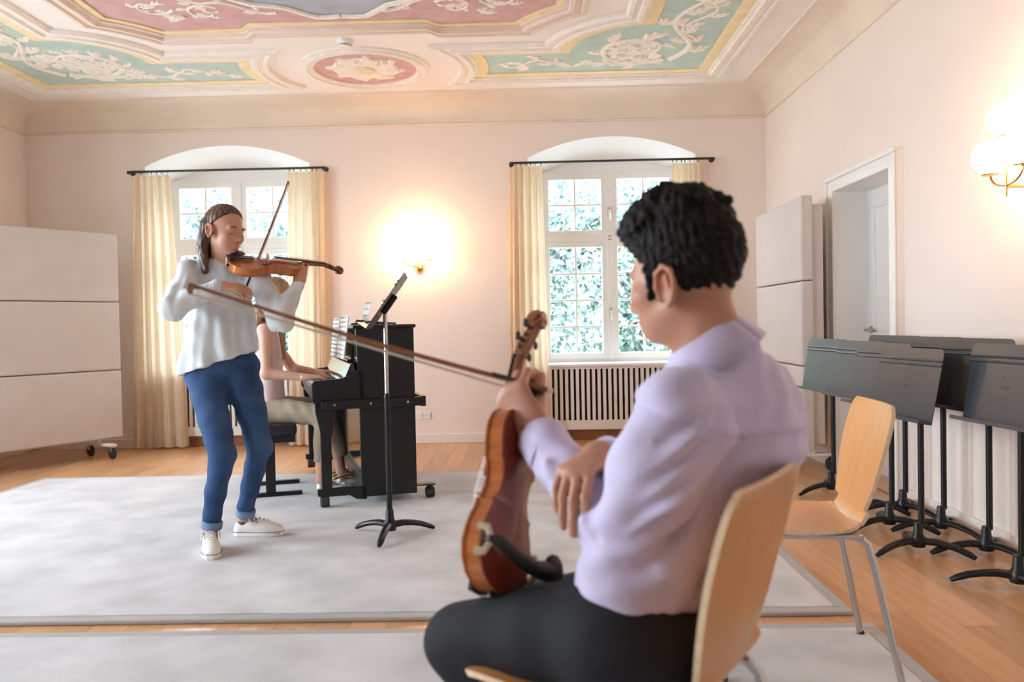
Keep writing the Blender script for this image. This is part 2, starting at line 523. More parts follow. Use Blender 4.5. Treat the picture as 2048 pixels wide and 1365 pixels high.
# ---- end wall with two arched niches
def arch_z(dx, half, spring, crown):
    h = crown - spring; R = (half * half + h * h) / (2 * h)
    return crown - R + math.sqrt(max(R * R - dx * dx, 0))
NH, NS, NCR = 0.755, 2.572, 2.748      # half width, spring and crown at the wall face
IH, IS, ICR = 0.672, 2.47, 2.605       # the same at the window
m = MB()
xs_solid = [(XL, WIN_X[0] - NH), (WIN_X[0] + NH, WIN_X[1] - NH), (WIN_X[1] + NH, XR)]
for a, b in xs_solid: m.grid([[(a, YB, 0), (b, YB, 0)], [(a, YB, ZW), (b, YB, ZW)]])
K = 28
for wx in WIN_X:
    xs = [wx - NH + 2 * NH * i / K for i in range(K + 1)]
    m.grid([[(x, YB, arch_z(x - wx, NH, NS, NCR)) for x in xs], [(x, YB, ZW) for x in xs]])
wall_back = struct(m.build('wall_back', 'wall_paint'))
for wx in WIN_X:
    m = MB()
    us = [-1 + 2 * i / K for i in range(K + 1)]
    outer = [(wx + u * NH, YB, arch_z(u * NH, NH, NS, NCR)) for u in us]
    inner = [(wx + u * IH, WIN_Y, arch_z(u * IH, IH, IS, ICR)) for u in us]
    m.grid([outer, inner])
    for sg in (-1, 1):
        m.grid([[(wx + sg * NH, YB, 0), (wx + sg * IH, WIN_Y, 0)], [(wx + sg * NH, YB, NS), (wx + sg * IH, WIN_Y, IS)]])
    m.grid([[(wx - IH, WIN_Y, 0), (wx + IH, WIN_Y, 0)], [(wx - IH, WIN_Y, 0.69), (wx + IH, WIN_Y, 0.69)]])
    xs = [wx + u * IH for u in us]
    m.grid([[(x, WIN_Y, 2.455) for x in xs], [(x, WIN_Y, max(2.456, arch_z(x - wx, IH, IS, ICR))) for x in xs]])
    m.build('niche_reveal', 'niche_paint', wall_back, smooth=True)
# outer skin of the building round the windows
m = MB()
for a, b in [(XL - 0.5, WIN_X[0] - IH), (WIN_X[0] + IH, WIN_X[1] - IH), (WIN_X[1] + IH, XR + 0.6)]:
    m.box(a, b, 7.9, 8.0, -3, 3.6)
for wx in WIN_X:
    m.box(wx - IH, wx + IH, 7.9, 8.0, -3, 0.66); m.box(wx - IH, wx + IH, 7.9, 8.0, 2.5, 3.6)
    for sg in (-1, 1): m.box(wx + sg * IH - 0.005, wx + sg * IH + 0.005, 7.78, 7.95, 0.6, 2.55)
m.build('outer_masonry', 'facade', wall_back)

# ---- windows of the end wall
def hung_window(name, wx):
    root = empty(name, (wx, WIN_Y, 0.69), kind='structure')
    def P(nm, mt, *b, par=root, bevel=0.003):
        x0, x1, y0, y1, z0, z1 = b
        return bx(nm, mt, par, x0, x1, y0, y1, z0 - 0.69, z1 - 0.69, bevel=bevel)
    # outer frame
    P('frame_post', 'window_white', -IH, -0.615, -0.03, 0.06, 0.69, 2.5); P('frame_post', 'window_white', 0.615, IH, -0.03, 0.06, 0.69, 2.5)
    P('frame_head', 'window_white', -0.615, 0.615, -0.03, 0.06, 2.47, 2.5)
    P('frame_foot', 'window_white', -0.615, 0.615, -0.03, 0.06, 0.69, 0.73)
    P('mullion', 'window_white', -0.024, 0.024, -0.062, 0.05, 0.73, 2.47)
    P('transom', 'window_white', -0.615, 0.615, -0.052, 0.05, 1.835, 1.885)
    P('sill', 'window_white', -IH, IH, -0.36, 0.0, 0.672, 0.70, bevel=0.006)
    for sg in (-1, 1):
        for z0, z1, rows in ((0.73, 1.835, 4), (1.885, 2.47, 2)):
            xa, xb = (0.024, 0.615) if sg > 0 else (-0.615, -0.024)
            c = empty('casement', (0, 0, 0), parent=root)
            st, bt = 0.050, 0.055
            P('stile', 'window_white', xa, xa + st, -0.045, 0.02, z0, z1, par=c); P('stile', 'window_white', xb - st, xb, -0.045, 0.02, z0, z1, par=c)
            P('rail', 'window_white', xa + st, xb - st, -0.045, 0.02, z0, z0 + bt, par=c); P('rail', 'window_white', xa + st, xb - st, -0.045, 0.02, z1 - bt, z1, par=c)
            gx0, gx1, gz0, gz1 = xa + st, xb - st, z0 + bt, z1 - bt
            xm = (gx0 + gx1) / 2
            P('glazing_bar', 'window_white', xm - 0.010, xm + 0.010, -0.032, 0.016, gz0, gz1, par=c)
            for r in range(1, rows):
                zz = gz0 + (gz1 - gz0) * r / rows
                P('glazing_bar', 'window_white', gx0, gx1, -0.031, 0.015, zz - 0.010, zz + 0.010, par=c)
            for r in range(rows):
                for q in range(2):
                    a = gx0 if q == 0 else xm + 0.010; b = xm - 0.010 if q == 0 else gx1
                    za = gz0 + (gz1 - gz0) * r / rows + 0.005; zb = gz0 + (gz1 - gz0) * (r + 1) / rows - 0.005
                    o = MB().grid([[(a, 0.002, za - 0.69), (b, 0.002, za - 0.69)], [(a, 0.002, zb - 0.69), (b, 0.002, zb - 0.69)]]).build('pane', 'window_glass', c)
    for z in (1.16, 2.1):
        h = MB().box(-0.013, 0.013, -0.075, -0.06, z - 0.69 - 0.03, z - 0.69 + 0.045)
        h.tube([(0, -0.075, z - 0.69 + 0.02), (0, -0.10, z - 0.69 + 0.02), (0.002, -0.103, z - 0.69 - 0.075)], [0.008, 0.009, 0.006], 8)
        h.build('handle', 'steel_satin', root, bevel=0.002)
    for dz in (-0.02, 0.01):
        for dx in (-0.016, 0.004): P('latch', 'iron_black', dx, dx + 0.012, -0.067, -0.06, 1.865 + dz, 1.873 + dz, bevel=0)
    return root
for i, wx in enumerate(WIN_X): hung_window('window_%d' % (i + 1), wx)

# ---- left wall with windows (outside the picture), wall behind the camera, right wall with the door
m = MB(); y = YF
for wy in sorted(SIDE_Y):
    m.grid([[(XL, y, 0), (XL, wy - 0.66, 0)], [(XL, y, ZW), (XL, wy - 0.66, ZW)]])
    m.grid([[(XL, wy - 0.66, 0), (XL, wy + 0.66, 0)], [(XL, wy - 0.66, 0.69), (XL, wy + 0.66, 0.69)]])
    m.grid([[(XL, wy - 0.66, 2.55), (XL, wy + 0.66, 2.55)], [(XL, wy - 0.66, ZW), (XL, wy + 0.66, ZW)]])
    X2 = XL - 0.35
    for yy in (wy - 0.66, wy + 0.66): m.grid([[(XL, yy, 0.69), (X2, yy, 0.69)], [(XL, yy, 2.55), (X2, yy, 2.55)]])
    for zz in (0.69, 2.55): m.grid([[(XL, wy - 0.66, zz), (XL, wy + 0.66, zz)], [(X2, wy - 0.66, zz), (X2, wy + 0.66, zz)]])
    y = wy + 0.66
m.grid([[(XL, y, 0), (XL, YB, 0)], [(XL, y, ZW), (XL, YB, ZW)]])
struct(m.build('wall_left', 'wall_paint'))
for i, wy in enumerate(SIDE_Y):
    root = empty('window_%d' % (i + 3), (XL - 0.33, wy, 0.69), kind='structure')
    f = MB()
    for a, b in ((-0.66, -0.60), (0.60, 0.66), (-0.045, 0.045)): f.box(-0.03, 0.03, a, b, 0, 1.86)
    for a, b in ((0, 0.05), (1.81, 1.86), (1.12, 1.20)): f.box(-0.03, 0.03, -0.66, 0.66, a, b)
    f.build('frame', 'window_white', root)
    MB().grid([[(0, -0.6, 0.05), (0, 0.6, 0.05)], [(0, -0.6, 1.81), (0, 0.6, 1.81)]]).build('pane', 'window_glass', root)
struct(MB().grid([[(XL, YF, 0), (XR, YF, 0)], [(XL, YF, ZW), (XR, YF, ZW)]]).build('wall_front', 'wall_paint'))
DY0, DY1, DZ = 4.86, 5.745, 1.945      # door opening
m = MB()
m.grid([[(XR, YF, 0), (XR, DY0, 0)], [(XR, YF, ZW), (XR, DY0, ZW)]]); m.grid([[(XR, DY1, 0), (XR, YB, 0)], [(XR, DY1, ZW), (XR, YB, ZW)]])
m.grid([[(XR, DY0, DZ), (XR, DY1, DZ)], [(XR, DY0, ZW), (XR, DY1, ZW)]])
struct(m.build('wall_right', 'wall_paint'))

# ---- door
door = empty('door_1', (XR, (DY0 + DY1) / 2, 0), kind='structure')
def dpart(nm, x0, x1, y0, y1, z0, z1, bevel=0.006, mt='white_lacquer', par=door):
    yc = (DY0 + DY1) / 2
    return bx(nm, mt, par, x0 - XR, x1 - XR, y0 - yc, y1 - yc, z0, z1, bevel=bevel)
for y0, y1 in ((DY0 - 0.10, DY0), (DY1, DY1 + 0.10)):
    dpart('casing', XR - 0.045, XR + 0.005, y0, y1, 0, DZ + 0.10)
dpart('casing', XR - 0.045, XR + 0.005, DY0, DY1, DZ, DZ + 0.10)
dpart('casing_bead', XR - 0.06, XR - 0.045, DY0 - 0.11, DY1 + 0.11, DZ + 0.075, DZ + 0.105)
dpart('casing_bead', XR - 0.058, XR - 0.045, DY1 + 0.075, DY1 + 0.105, 0, DZ + 0.075)
dpart('casing_bead', XR - 0.058, XR - 0.045, DY0 - 0.105, DY0 - 0.075, 0, DZ + 0.075)
dpart('reveal_lining', XR, XR + 0.24, DY1, DY1 + 0.03, 0, DZ + 0.03, bevel=0); dpart('reveal_lining', XR, XR + 0.24, DY0 - 0.03, DY0, 0, DZ + 0.03, bevel=0)
dpart('reveal_lining', XR, XR + 0.24, DY0, DY1, DZ, DZ + 0.03, bevel=0)
dpart('threshold', XR, XR + 0.24, DY0, DY1, 0, 0.012, mt='parquet')
leaf = dpart('door_leaf', XR + 0.195, XR + 0.235, DY0 - 0.012, DY1 + 0.012, 0.004, DZ + 0.014, bevel=0)
for z0, z1 in ((0.14, 0.78), (0.98, 1.83)):
    for a in ((DY0 + 0.12, DY0 + 0.14, z0, z1), (DY1 - 0.14, DY1 - 0.12, z0, z1), (DY0 + 0.12, DY1 - 0.12, z0, z0 + 0.02), (DY0 + 0.12, DY1 - 0.12, z1 - 0.02, z1)):
        o = dpart('panel_moulding', XR + 0.185, XR + 0.196, *a, bevel=0.004)
h = MB(); yh = DY1 - 0.06 - (DY0 + DY1) / 2
h.lathe([(0.026, 0.195), (0.026, 0.186), (0.012, 0.182), (0.010, 0.150)], (0, yh, 0.985), 16, 'x')
h.tube([(0.152, yh, 0.985), (0.148, yh - 0.02, 0.985), (0.148, yh - 0.11, 0.983)], [0.010, 0.010, 0.008], 10)
h.build('handle', 'steel_satin', door, smooth=True)

# ---- skirting
def skirting(nm, *b): return struct(bx(nm, 'white_lacquer', None, *b, bevel=0.004))
m = MB()
for a, b in xs_solid: m.box(a, b, YB - 0.018, YB, 0, 0.085)
struct(m.build('baseboard_back', 'wall_paint', bevel=0.004))
m = MB(); m.box(XR - 0.018, XR, YF, DY0 - 0.11, 0, 0.085); m.box(XR - 0.018, XR, DY1 + 0.11, YB - 0.018, 0, 0.085)
struct(m.build('baseboard_right', 'wall_paint', bevel=0.004))
struct(bx('baseboard_left', 'wall_paint', None, XL, XL + 0.018, YF, YB - 0.018, 0, 0.085, bevel=0.004))

# ---- cove and ceiling
def ring(ins, z): return [(XL + ins, YF + ins, z), (XR - ins, YF + ins, z), (XR - ins, YB - ins, z), (XL + ins, YB - ins, z), (XL + ins, YF + ins, z)]
prof = [(0.0, ZW - 0.012), (0.014, ZW - 0.010), (0.018, ZW + 0.002), (0.008, ZW + 0.012)]
prof += [(0.004 + CV * (1 - math.cos(t)), ZW + 0.014 + (ZC - ZW - 0.026) * math.sin(t)) for t in [PI / 2 * i / 12 for i in range(13)]]
prof += [(CV + 0.006, ZC - 0.020), (CV + 0.016, ZC - 0.018), (CV + 0.018, ZC)]
struct(MB().grid([ring(a, z) for a, z in prof]).build('trim_1', 'cove_paint', smooth=True))
ceiling = struct(bx('ceiling', 'ceiling_paint', None, XL, XR, YF, YB, ZC, ZC + 0.05))
# closed outlines on the ceiling; d grows outwards from the coloured field
GX1, GYB, GYT, GAX, GAR = 1.42, 6.71, 6.235, 0.915, 0.56
MX, MY = -1.243, 6.50
def arc(cx, cy, r, a0, a1, n): return [(cx + r * math.cos(a0 + (a1 - a0) * i / n), cy + r * math.sin(a0 + (a1 - a0) * i / n)) for i in range(n + 1)]
def green_path(d, side):
    half = []
    R = 0.97 - d
    yb, yt, xr, xi = GYB + d, GYT - d, GX1 + d, GAX - d
    a0 = math.asin(max(-1, min(1, (yb - MY) / R))); a1 = math.asin(max(-1, min(1, (yt - MY) / R)))
    ra = GAR + d; q = math.sqrt(ra * ra - d * d)
    half = [(xr, yb)] + arc(MX, MY, R, a0, a1, 10)
    s0 = math.atan2(yt - GYT, -q); s0 = s0 if s0 > 0 else s0 + 2 * PI
    s1 = math.atan2(-q, xi - GAX); s1 = s1 if s1 > 0 else s1 + 2 * PI
    half += arc(GAX, GYT, ra, s0, s1, 12)
    pts = half + [(x, 2 * YC - y) for x, y in reversed(half)]
    if side < 0: pts = [(2 * XC - x, y) for x, y in pts]
    return pts
def pink_path(d):
    R = 1.165 - d; cy = 6.235; cxr = 2.155
    yb = 5.575 + d; xs = 1.46 + d
    p = [(0.0, 5.48 + d), (0.58, 5.48 + d)]
    p += [(0.58 + 0.10 * t, 5.48 + d + 0.095 * (0.5 - 0.5 * math.cos(PI * t))) for t in (0.25, 0.5, 0.75, 1.0)]
    x0 = cxr - math.sqrt(R * R - (cy - yb) ** 2); y1 = cy - math.sqrt(R * R - (cxr - xs) ** 2)
    s0 = math.atan2(yb - cy, x0 - cxr) % (2 * PI); s1 = math.atan2(y1 - cy, xs - cxr) % (2 * PI)
    p += arc(cxr, cy, R, s0, s1, 10)
    q = p + [(x, 2 * YC - y) for x, y in reversed(p)]
    q = q + [(-x, y) for x, y in reversed(q)]
    return [(XC + x, y) for x, y in q]
def flat_field(name, path, z, mt, par):
    me = bpy.data.meshes.new(name)
    b = bmesh.new()
    path = [p for i, p in enumerate(path) if math.dist(p, path[i - 1]) > 1e-5]
    vs = [b.verts.new((x, y, z)) for x, y in path]
    es = [b.edges.new((vs[i], vs[(i + 1) % len(vs)])) for i in range(len(vs))]
    bmesh.ops.triangle_fill(b, use_beauty=True, edges=es)
    r = bmesh.ops.extrude_face_region(b, geom=list(b.faces))
    bmesh.ops.translate(b, vec=(0, 0, ZC - z + 0.01), verts=[g for g in r['geom'] if isinstance(g, bmesh.types.BMVert)])
    bmesh.ops.recalc_face_normals(b, faces=b.faces)
    b.to_mesh(me); b.free()
    return link_mesh(name, me, mt, par)
def moulding(name, pathf, prof, mt, par):
    rows = []
    for d, z in prof:
        p = pathf(d); rows.append([(x, y, z) for x, y in p] + [(p[0][0], p[0][1], z)])
    return MB().grid(rows).build(name, mt, par, smooth=True)
Z = ZC
step = lambda d0, w, deep: [(d0, Z - 0.002), (d0, Z - deep * 0.45), (d0 + w * 0.18, Z - deep * 0.55), (d0 + w * 0.22, Z - deep), (d0 + w * 0.42, Z - deep * 0.95),
                            (d0 + w * 0.46, Z - deep * 0.62), (d0 + w * 0.70, Z - deep * 0.55), (d0 + w * 0.74, Z - deep * 0.85), (d0 + w * 0.92, Z - deep * 0.8), (d0 + w, Z - deep * 0.3), (d0 + w, Z + 0.002)]
fields = {}
for side in (1, -1):
    gp = flat_field('green_field', green_path(0, side), Z - 0.003, 'stucco_green', ceiling)
    fields[side] = gp
    moulding('yellow_band', lambda d: green_path(d, side), [(0.0, Z), (0.0, Z - 0.012), (0.008, Z - 0.014), (0.085, Z - 0.010), (0.085, Z)], 'stucco_yellow', ceiling)
    moulding('stucco_moulding', lambda d: green_path(d, side), step(0.085, 0.145, 0.040), 'stucco_cream', ceiling)
pinkf = flat_field('pink_field', pink_path(0), Z - 0.003, 'stucco_pink', ceiling)
moulding('yellow_band', pink_path, [(0.0, Z), (0.0, Z - 0.012), (0.006, Z - 0.014), (0.05, Z - 0.010), (0.05, Z)], 'stucco_yellow', ceiling)
moulding('stucco_moulding', pink_path, step(0.05, 0.16, 0.045), 'stucco_tan', ceiling)
# centre field with a scalloped edge
hq = [(0.0, 5.37), (0.08, 5.39), (0.16, 5.385), (0.24, 5.31), (0.33, 5.21), (0.42, 5.17), (0.52, 5.14), (0.60, 5.06), (0.68, 4.92), (0.76, 4.70), (0.83, 4.35), (0.88, 3.9), (0.90, 3.2), (0.90, YC)]
hq = hq + [(x, 2 * YC - y) for x, y in reversed(hq[:-1])]
cp = [(XC + 0.06 + x, y) for x, y in hq] + [(XC + 0.06 - x, y) for x, y in reversed(hq[1:-1])]
flat_field('blue_field', cp, Z - 0.005, 'stucco_blue', ceiling)
fr = MB()
fr.tube([(x, y, Z - 0.010) for x, y in cp + cp[:1]], 0.024, 8, flat=((0, 0, 1), 0.7)); fr.build('scroll_frame', 'leaf_relief', ceiling, smooth=True)
# round medallion
med = empty('medallion', (MX, MY, ZC), parent=ceiling)
MB().lathe([(0.40, -0.002), (0.402, -0.004), (0.001, -0.0045)][::-1], (0, 0, 0), 48).build('pink_disc', 'stucco_pink', med, smooth=False)
pr = [(0.400, 0.0), (0.400, -0.018), (0.420, -0.030), (0.430, -0.022), (0.452, -0.020), (0.456, -0.034), (0.478, -0.032), (0.486, -0.020), (0.508, -0.014), (0.512, 0.0)]
rows = [[(r * math.cos(2 * PI * k / 64), r * math.sin(2 * PI * k / 64), z) for k in range(65)] for r, z in pr]
MB().grid(rows).build('ring_moulding', 'stucco_cream', med, smooth=True)
# acanthus leaf, lying in the ceiling plane with its tip towards +x, relief hanging down
def leaf_mesh(name, lobes, W, h, mt):
    P = [[], [], [], [], []]
    n = 15
    for i in range(n + 1):
        t = i / n
        w = W * (math.sin(PI * min(1, t * 0.93 + 0.05)) ** 0.7) * (1 + 0.34 * math.cos(2 * PI * lobes * t)) * (1 - 0.3 * t)
        if i == n: w = 0.004
        hh = h * (0.5 + 0.6 * math.sin(PI * t))
        bend = 0.10 * math.sin(PI * t * 1.1)
        lead = 0.06 * math.cos(2 * PI * lobes * t)
        P[0].append((t + lead * .5, w + bend, 0.0)); P[1].append((t, w * 0.55 + bend, -hh * 0.75)); P[2].append((t, bend, -hh * 0.55))
        P[3].append((t, -w * 0.55 + bend, -hh * 0.75)); P[4].append((t + lead * .5, -w + bend, 0.0))
    me = MB().grid(P).mesh(name, smooth=True); me.materials.append(MATS[mt])
    return me
LEAF = leaf_mesh('leaf', 4, 0.26, 0.10, 'leaf_relief')
LEAF2 = leaf_mesh('leaf', 3, 0.34, 0.12, 'leaf_relief')
def leaf(x, y, ang, size, par, z=None, flip=1, me=None, wide=1.0):
    o = bpy.data.objects.new('leaf', me or (LEAF if rng.random() < 0.5 else LEAF2)); COL.objects.link(o)
    o.parent = par; o.location = (x, y, (Z - 0.003 if z is None else z)); o.rotation_euler = (0, 0, ang); o.scale = (size, size * flip * wide, min(size, 0.28) * 0.9)
    return o
for k in range(8):
    leaf(0.05 * math.cos(k * PI / 4 + 0.2), 0.05 * math.sin(k * PI / 4 + 0.2), k * PI / 4 + 0.2, 0.26, med, z=-0.004, me=LEAF2, wide=1.25)
    leaf(0.04 * math.cos(k * PI / 4 + 0.6), 0.04 * math.sin(k * PI / 4 + 0.6), k * PI / 4 + 0.6, 0.19, med, z=-0.008, me=LEAF, wide=1.3)
MB().ball((0, 0, -0.02), (0.075, 0.075, 0.022), 20, 8).build('boss', 'leaf_ochre', med, smooth=True)
def stem(pts, r0, r1, par):
    n = len(pts)
    MB().tube([(x, y, Z - 0.005) for x, y in pts], [r0 + (r1 - r0) * i / (n - 1) for i in range(n)], 7, flat=((0, 0, 1), 0.8)).build('scroll_stem', 'leaf_relief', par, smooth=True)
def spiral(cx, cy, r0, a0, turns, hand, n=30):
    return [(cx + r0 * (1 - 0.8 * i / n) * math.cos(a0 + hand * 2 * PI * turns * i / n), cy + r0 * (1 - 0.8 * i / n) * math.sin(a0 + hand * 2 * PI * turns * i / n)) for i in range(n + 1)]
def dress(pts, par, size, every=2, both=True):
    for i in range(2, len(pts) - 1, every):
        dx, dy = pts[i + 1][0] - pts[i - 1][0], pts[i + 1][1] - pts[i - 1][1]
        a = math.atan2(dy, dx)
        sg = 1 if (i // every) % 2 else -1
        s = size * rng.uniform(0.8, 1.2)
        leaf(pts[i][0], pts[i][1], a + sg * rng.uniform(0.6, 1.0), s, par, flip=sg)
        if both and (i // every) % 2 == 0: leaf(pts[i][0], pts[i][1], a - sg * rng.uniform(0.7, 1.2), s * 0.8, par, flip=-sg)
for side in (1, -1):
    par = fields[side]
    mx = (lambda p: p) if side > 0 else (lambda p: [(2 * XC - x, y) for x, y in p])
    sp = spiral(0.86, 6.20, 0.33, 0.25 * PI, 1.35, 1, 34)
    for pts, r0, r1, sz in ((sp, 0.026, 0.010, 0.17),
                            (spiral(0.86, 6.20, 0.14, 1.2 * PI, 0.8, -1, 12), 0.014, 0.006, 0.12),
                            ([(1.09 - 0.055 * i, 6.52 - 0.03 * math.sin(i * 0.9)) for i in range(12)], 0.024, 0.012, 0.15),
                            ([(0.48 - 0.06 * i, 6.48 + 0.09 * math.sin(i * 0.8)) for i in range(12)], 0.018, 0.008, 0.15),
                            ([(1.14 + 0.10 * math.sin(i * 0.55), 6.45 - 0.095 * i) for i in range(16)], 0.026, 0.012, 0.17),
                            ([(1.20 + 0.09 * math.sin(i * 0.8 + 2), 6.05 - 0.08 * i) for i in range(14)], 0.014, 0.008, 0.15)):
        q = mx(pts); stem(q, r0, r1, par); dress(q, par, sz)
# scrolls on the pink field
for sg in (1, -1):
    for cx, cy, r, a0, t, hd in ((0.80, 5.27, 0.13, 1.2 * PI, 1.1, 1), (1.10, 5.16, 0.13, 0.9 * PI, 1.0, -1)):
        pts = [(XC + sg * (x), y) for x, y in spiral(cx, cy, r, a0, t, hd, 18)]
        stem(pts, 0.013, 0.005, pinkf); dress(pts, pinkf, 0.085, 3)
    pts = [(XC + sg * (0.34 + 0.06 * i), 5.30 - 0.030 * i + 0.04 * math.sin(i)) for i in range(12)]
    stem(pts, 0.018, 0.008, pinkf); dress(pts, pinkf, 0.09, 3)
    leaf(XC + sg * 0.95, 5.33, 0.5 if sg > 0 else PI - 0.5, 0.15, pinkf)
# smoke detector
sd = empty('smoke_detector', (-1.265, 5.86, ZC), label='small round white smoke detector on the ceiling', cat='smoke detector')
MB().lathe([(0.058, 0.0), (0.060, -0.014), (0.055, -0.020)][::-1], (0, 0, 0), 24).build('base_plate', 'plastic_white', sd, smooth=True)
MB().lathe([(0.052, -0.018), (0.052, -0.034), (0.046, -0.038)][::-1], (0, 0, 0), 24).build('housing', 'plastic_white', sd, smooth=True)
MB().lathe([(0.047, -0.037), (0.047, -0.041)][::-1], (0, 0, 0), 24).build('sensor_slot', 'iron_black', sd)
MB().lathe([(0.046, -0.041), (0.044, -0.052), (0.026, -0.058)][::-1], (0, 0, 0), 24).build('sensor_cap', 'plastic_white', sd, smooth=True)

# ---- rugs with edging
def rug(r, label):
    x0, x1, y0, y1 = r
    root = empty('rug', ((x0 + x1) / 2, (y0 + y1) / 2, 0), label=label, cat='rug', group='pale grey rugs on the parquet')
    cx, cy = (x0 + x1) / 2, (y0 + y1) / 2
    e = 0.052
    bx('carpet_field', 'carpet', root, x0 + e - cx, x1 - e - cx, y0 + e - cy, y1 - e - cy, 0, 0.021, bevel=0.004)
    for a in ((x0, x1, y0, y0 + e), (x0, x1, y1 - e, y1), (x0, x0 + e, y0 + e, y1 - e), (x1 - e, x1, y0 + e, y1 - e)):
        bx('edge_strip', 'carpet_edge', root, a[0] - cx, a[1] - cx, a[2] - cy, a[3] - cy, 0, 0.018, bevel=0.006)
    return root
rug(RUG, 'large pale grey rug under the piano and the standing violinist')
rug(RUG2, 'pale grey rug in the foreground under the seated man')
# ================================================================== FIXTURES
def radiator(wx, label):
    r = empty('radiator_cover', (wx, YB, 0), label=label, cat='radiator', group='slatted radiator covers under the windows')
    NHH = 0.748
    bx('top_board', 'white_lacquer', r, -NHH, NHH, -0.012, 0.02, 0.652, 0.671, bevel=0.003)
    bx('base_board', 'white_lacquer', r, -NHH, NHH, -0.008, 0.014, 0.10, 0.185, bevel=0.003)
    bx('plinth', 'maple_neck', r, -NHH, NHH, 0.03, 0.05, 0.0, 0.10)
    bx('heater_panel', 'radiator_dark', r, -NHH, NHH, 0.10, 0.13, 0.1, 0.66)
    n = 31
    me = MB().box(-0.0135, 0.0135, -0.012, 0.016, 0.185, 0.652).mesh('slat'); me.materials.append(MATS['white_lacquer'])
    for i in range(n):
        o = bpy.data.objects.new('slat', me); COL.objects.link(o); o.parent = r; o.location = (-NHH + 0.014 + (2 * NHH - 0.028) * i / (n - 1), 0, 0)
radiator(WIN_X[0], 'white slatted radiator cover behind the standing violinist')
radiator(WIN_X[1], 'white slatted radiator cover between the two violins and the seated man')

def curtain_rod(x0, x1, label):
    z = 2.512; cx = (x0 + x1) / 2
    r = empty('curtain_rod', (cx, YB - 0.09, z), label=label, cat='curtain rod', group='black iron curtain rods')
    MB().cyl((x0 - cx, 0, 0), (x1 - cx, 0, 0), 0.0105, n=12).build('rod', 'iron_black', r, smooth=True)
    for x in (x0 + 0.01, x1 - 0.01):
        MB().tube([(x - cx, 0.09, 0), (x - cx, 0.015, 0), (x - cx, 0, -0.012)], [0.009, 0.009, 0.012], 8).build('bracket', 'iron_black', r, smooth=True)
        MB().lathe([(0.022, 0.085), (0.022, 0.090)], (x - cx, 0, 0), 14, 'y').build('wall_plate', 'iron_black', r)
    return z
curtain_rod(-3.590, -1.796, 'black iron curtain rod over the window behind the standing violinist')
curtain_rod(-0.134, 1.686, 'black iron curtain rod over the window behind the seated man')

def curtain(xt0, xt1, xb0, xb1, folds, seed, label):
    rg = np.random.default_rng(seed)
    y0 = YB - 0.09
    r = empty('curtain', ((xb0 + xb1) / 2, y0, 0.012), label=label, cat='curtain', group='cream curtains of the end wall')
    ox = (xb0 + xb1) / 2
    n = folds * 12; ph = rg.uniform(0, 6); rows = []
    zt = 2.478
    wob = rg.uniform(-1, 1, 8)
    for j in range(25):
        t = j / 24; z = zt + (0.014 - zt) * t
        a, b = xt0 + (xb0 - xt0) * t, xt1 + (xb1 - xt1) * t
        row = []
        for i in range(n + 1):
            u = i / n
            uu = u + 0.022 * math.sin(2 * PI * 1.5 * u + wob[0] * 3) + 0.012 * wob[1] * math.sin(PI * t)
            am = (0.020 + 0.026 * min(1, t * 2.2)) * (0.75 + 0.35 * math.sin(4 * u + wob[2] * 3))
            y = am * math.sin(2 * PI * folds * uu + ph + 0.5 * wob[3] * t)
            y += 0.010 * math.sin(2 * PI * folds * 2 * uu + wob[4] * 4)
            row.append((a + (b - a) * min(1, max(0, u + 0.008 * math.sin(2 * PI * folds * uu))) - ox, y, z - 0.012))
        rows.append(row)
    MB().grid(rows).build('fabric', 'curtain_cloth', r, smooth=True)
    for k in range(7):
        x = xt0 + (xt1 - xt0) * (0.06 + 0.88 * k / 6 + 0.03 * rg.uniform(-1, 1)) - ox
        q = MB(); tl = rg.uniform(-0.4, 0.4)
        q.tube([(x + 0.018 * math.cos(a) * math.sin(tl), 0.018 * math.cos(a), 2.507 - 0.012 + 0.018 * math.sin(a) - 0.004) for a in [2 * PI * i / 14 for i in range(15)]], 0.0024, 6, caps=False)
        q.build('ring', 'iron_black', r, smooth=True)
curtain(-3.535, -3.201, -3.595, -3.10, 5, 1, 'leftmost cream curtain, beside the tall acoustic screen')
curtain(-2.144, -1.792, -2.195, -1.822, 5, 2, 'cream curtain behind the pianist and the raised violin')
curtain(-0.143, 0.151, -0.19, 0.19, 5, 3, 'cream curtain behind the scroll of the seated man\'s violin')
curtain(1.300, 1.550, 1.30, 1.60, 5, 4, 'cream curtain above the dark hair of the seated man')

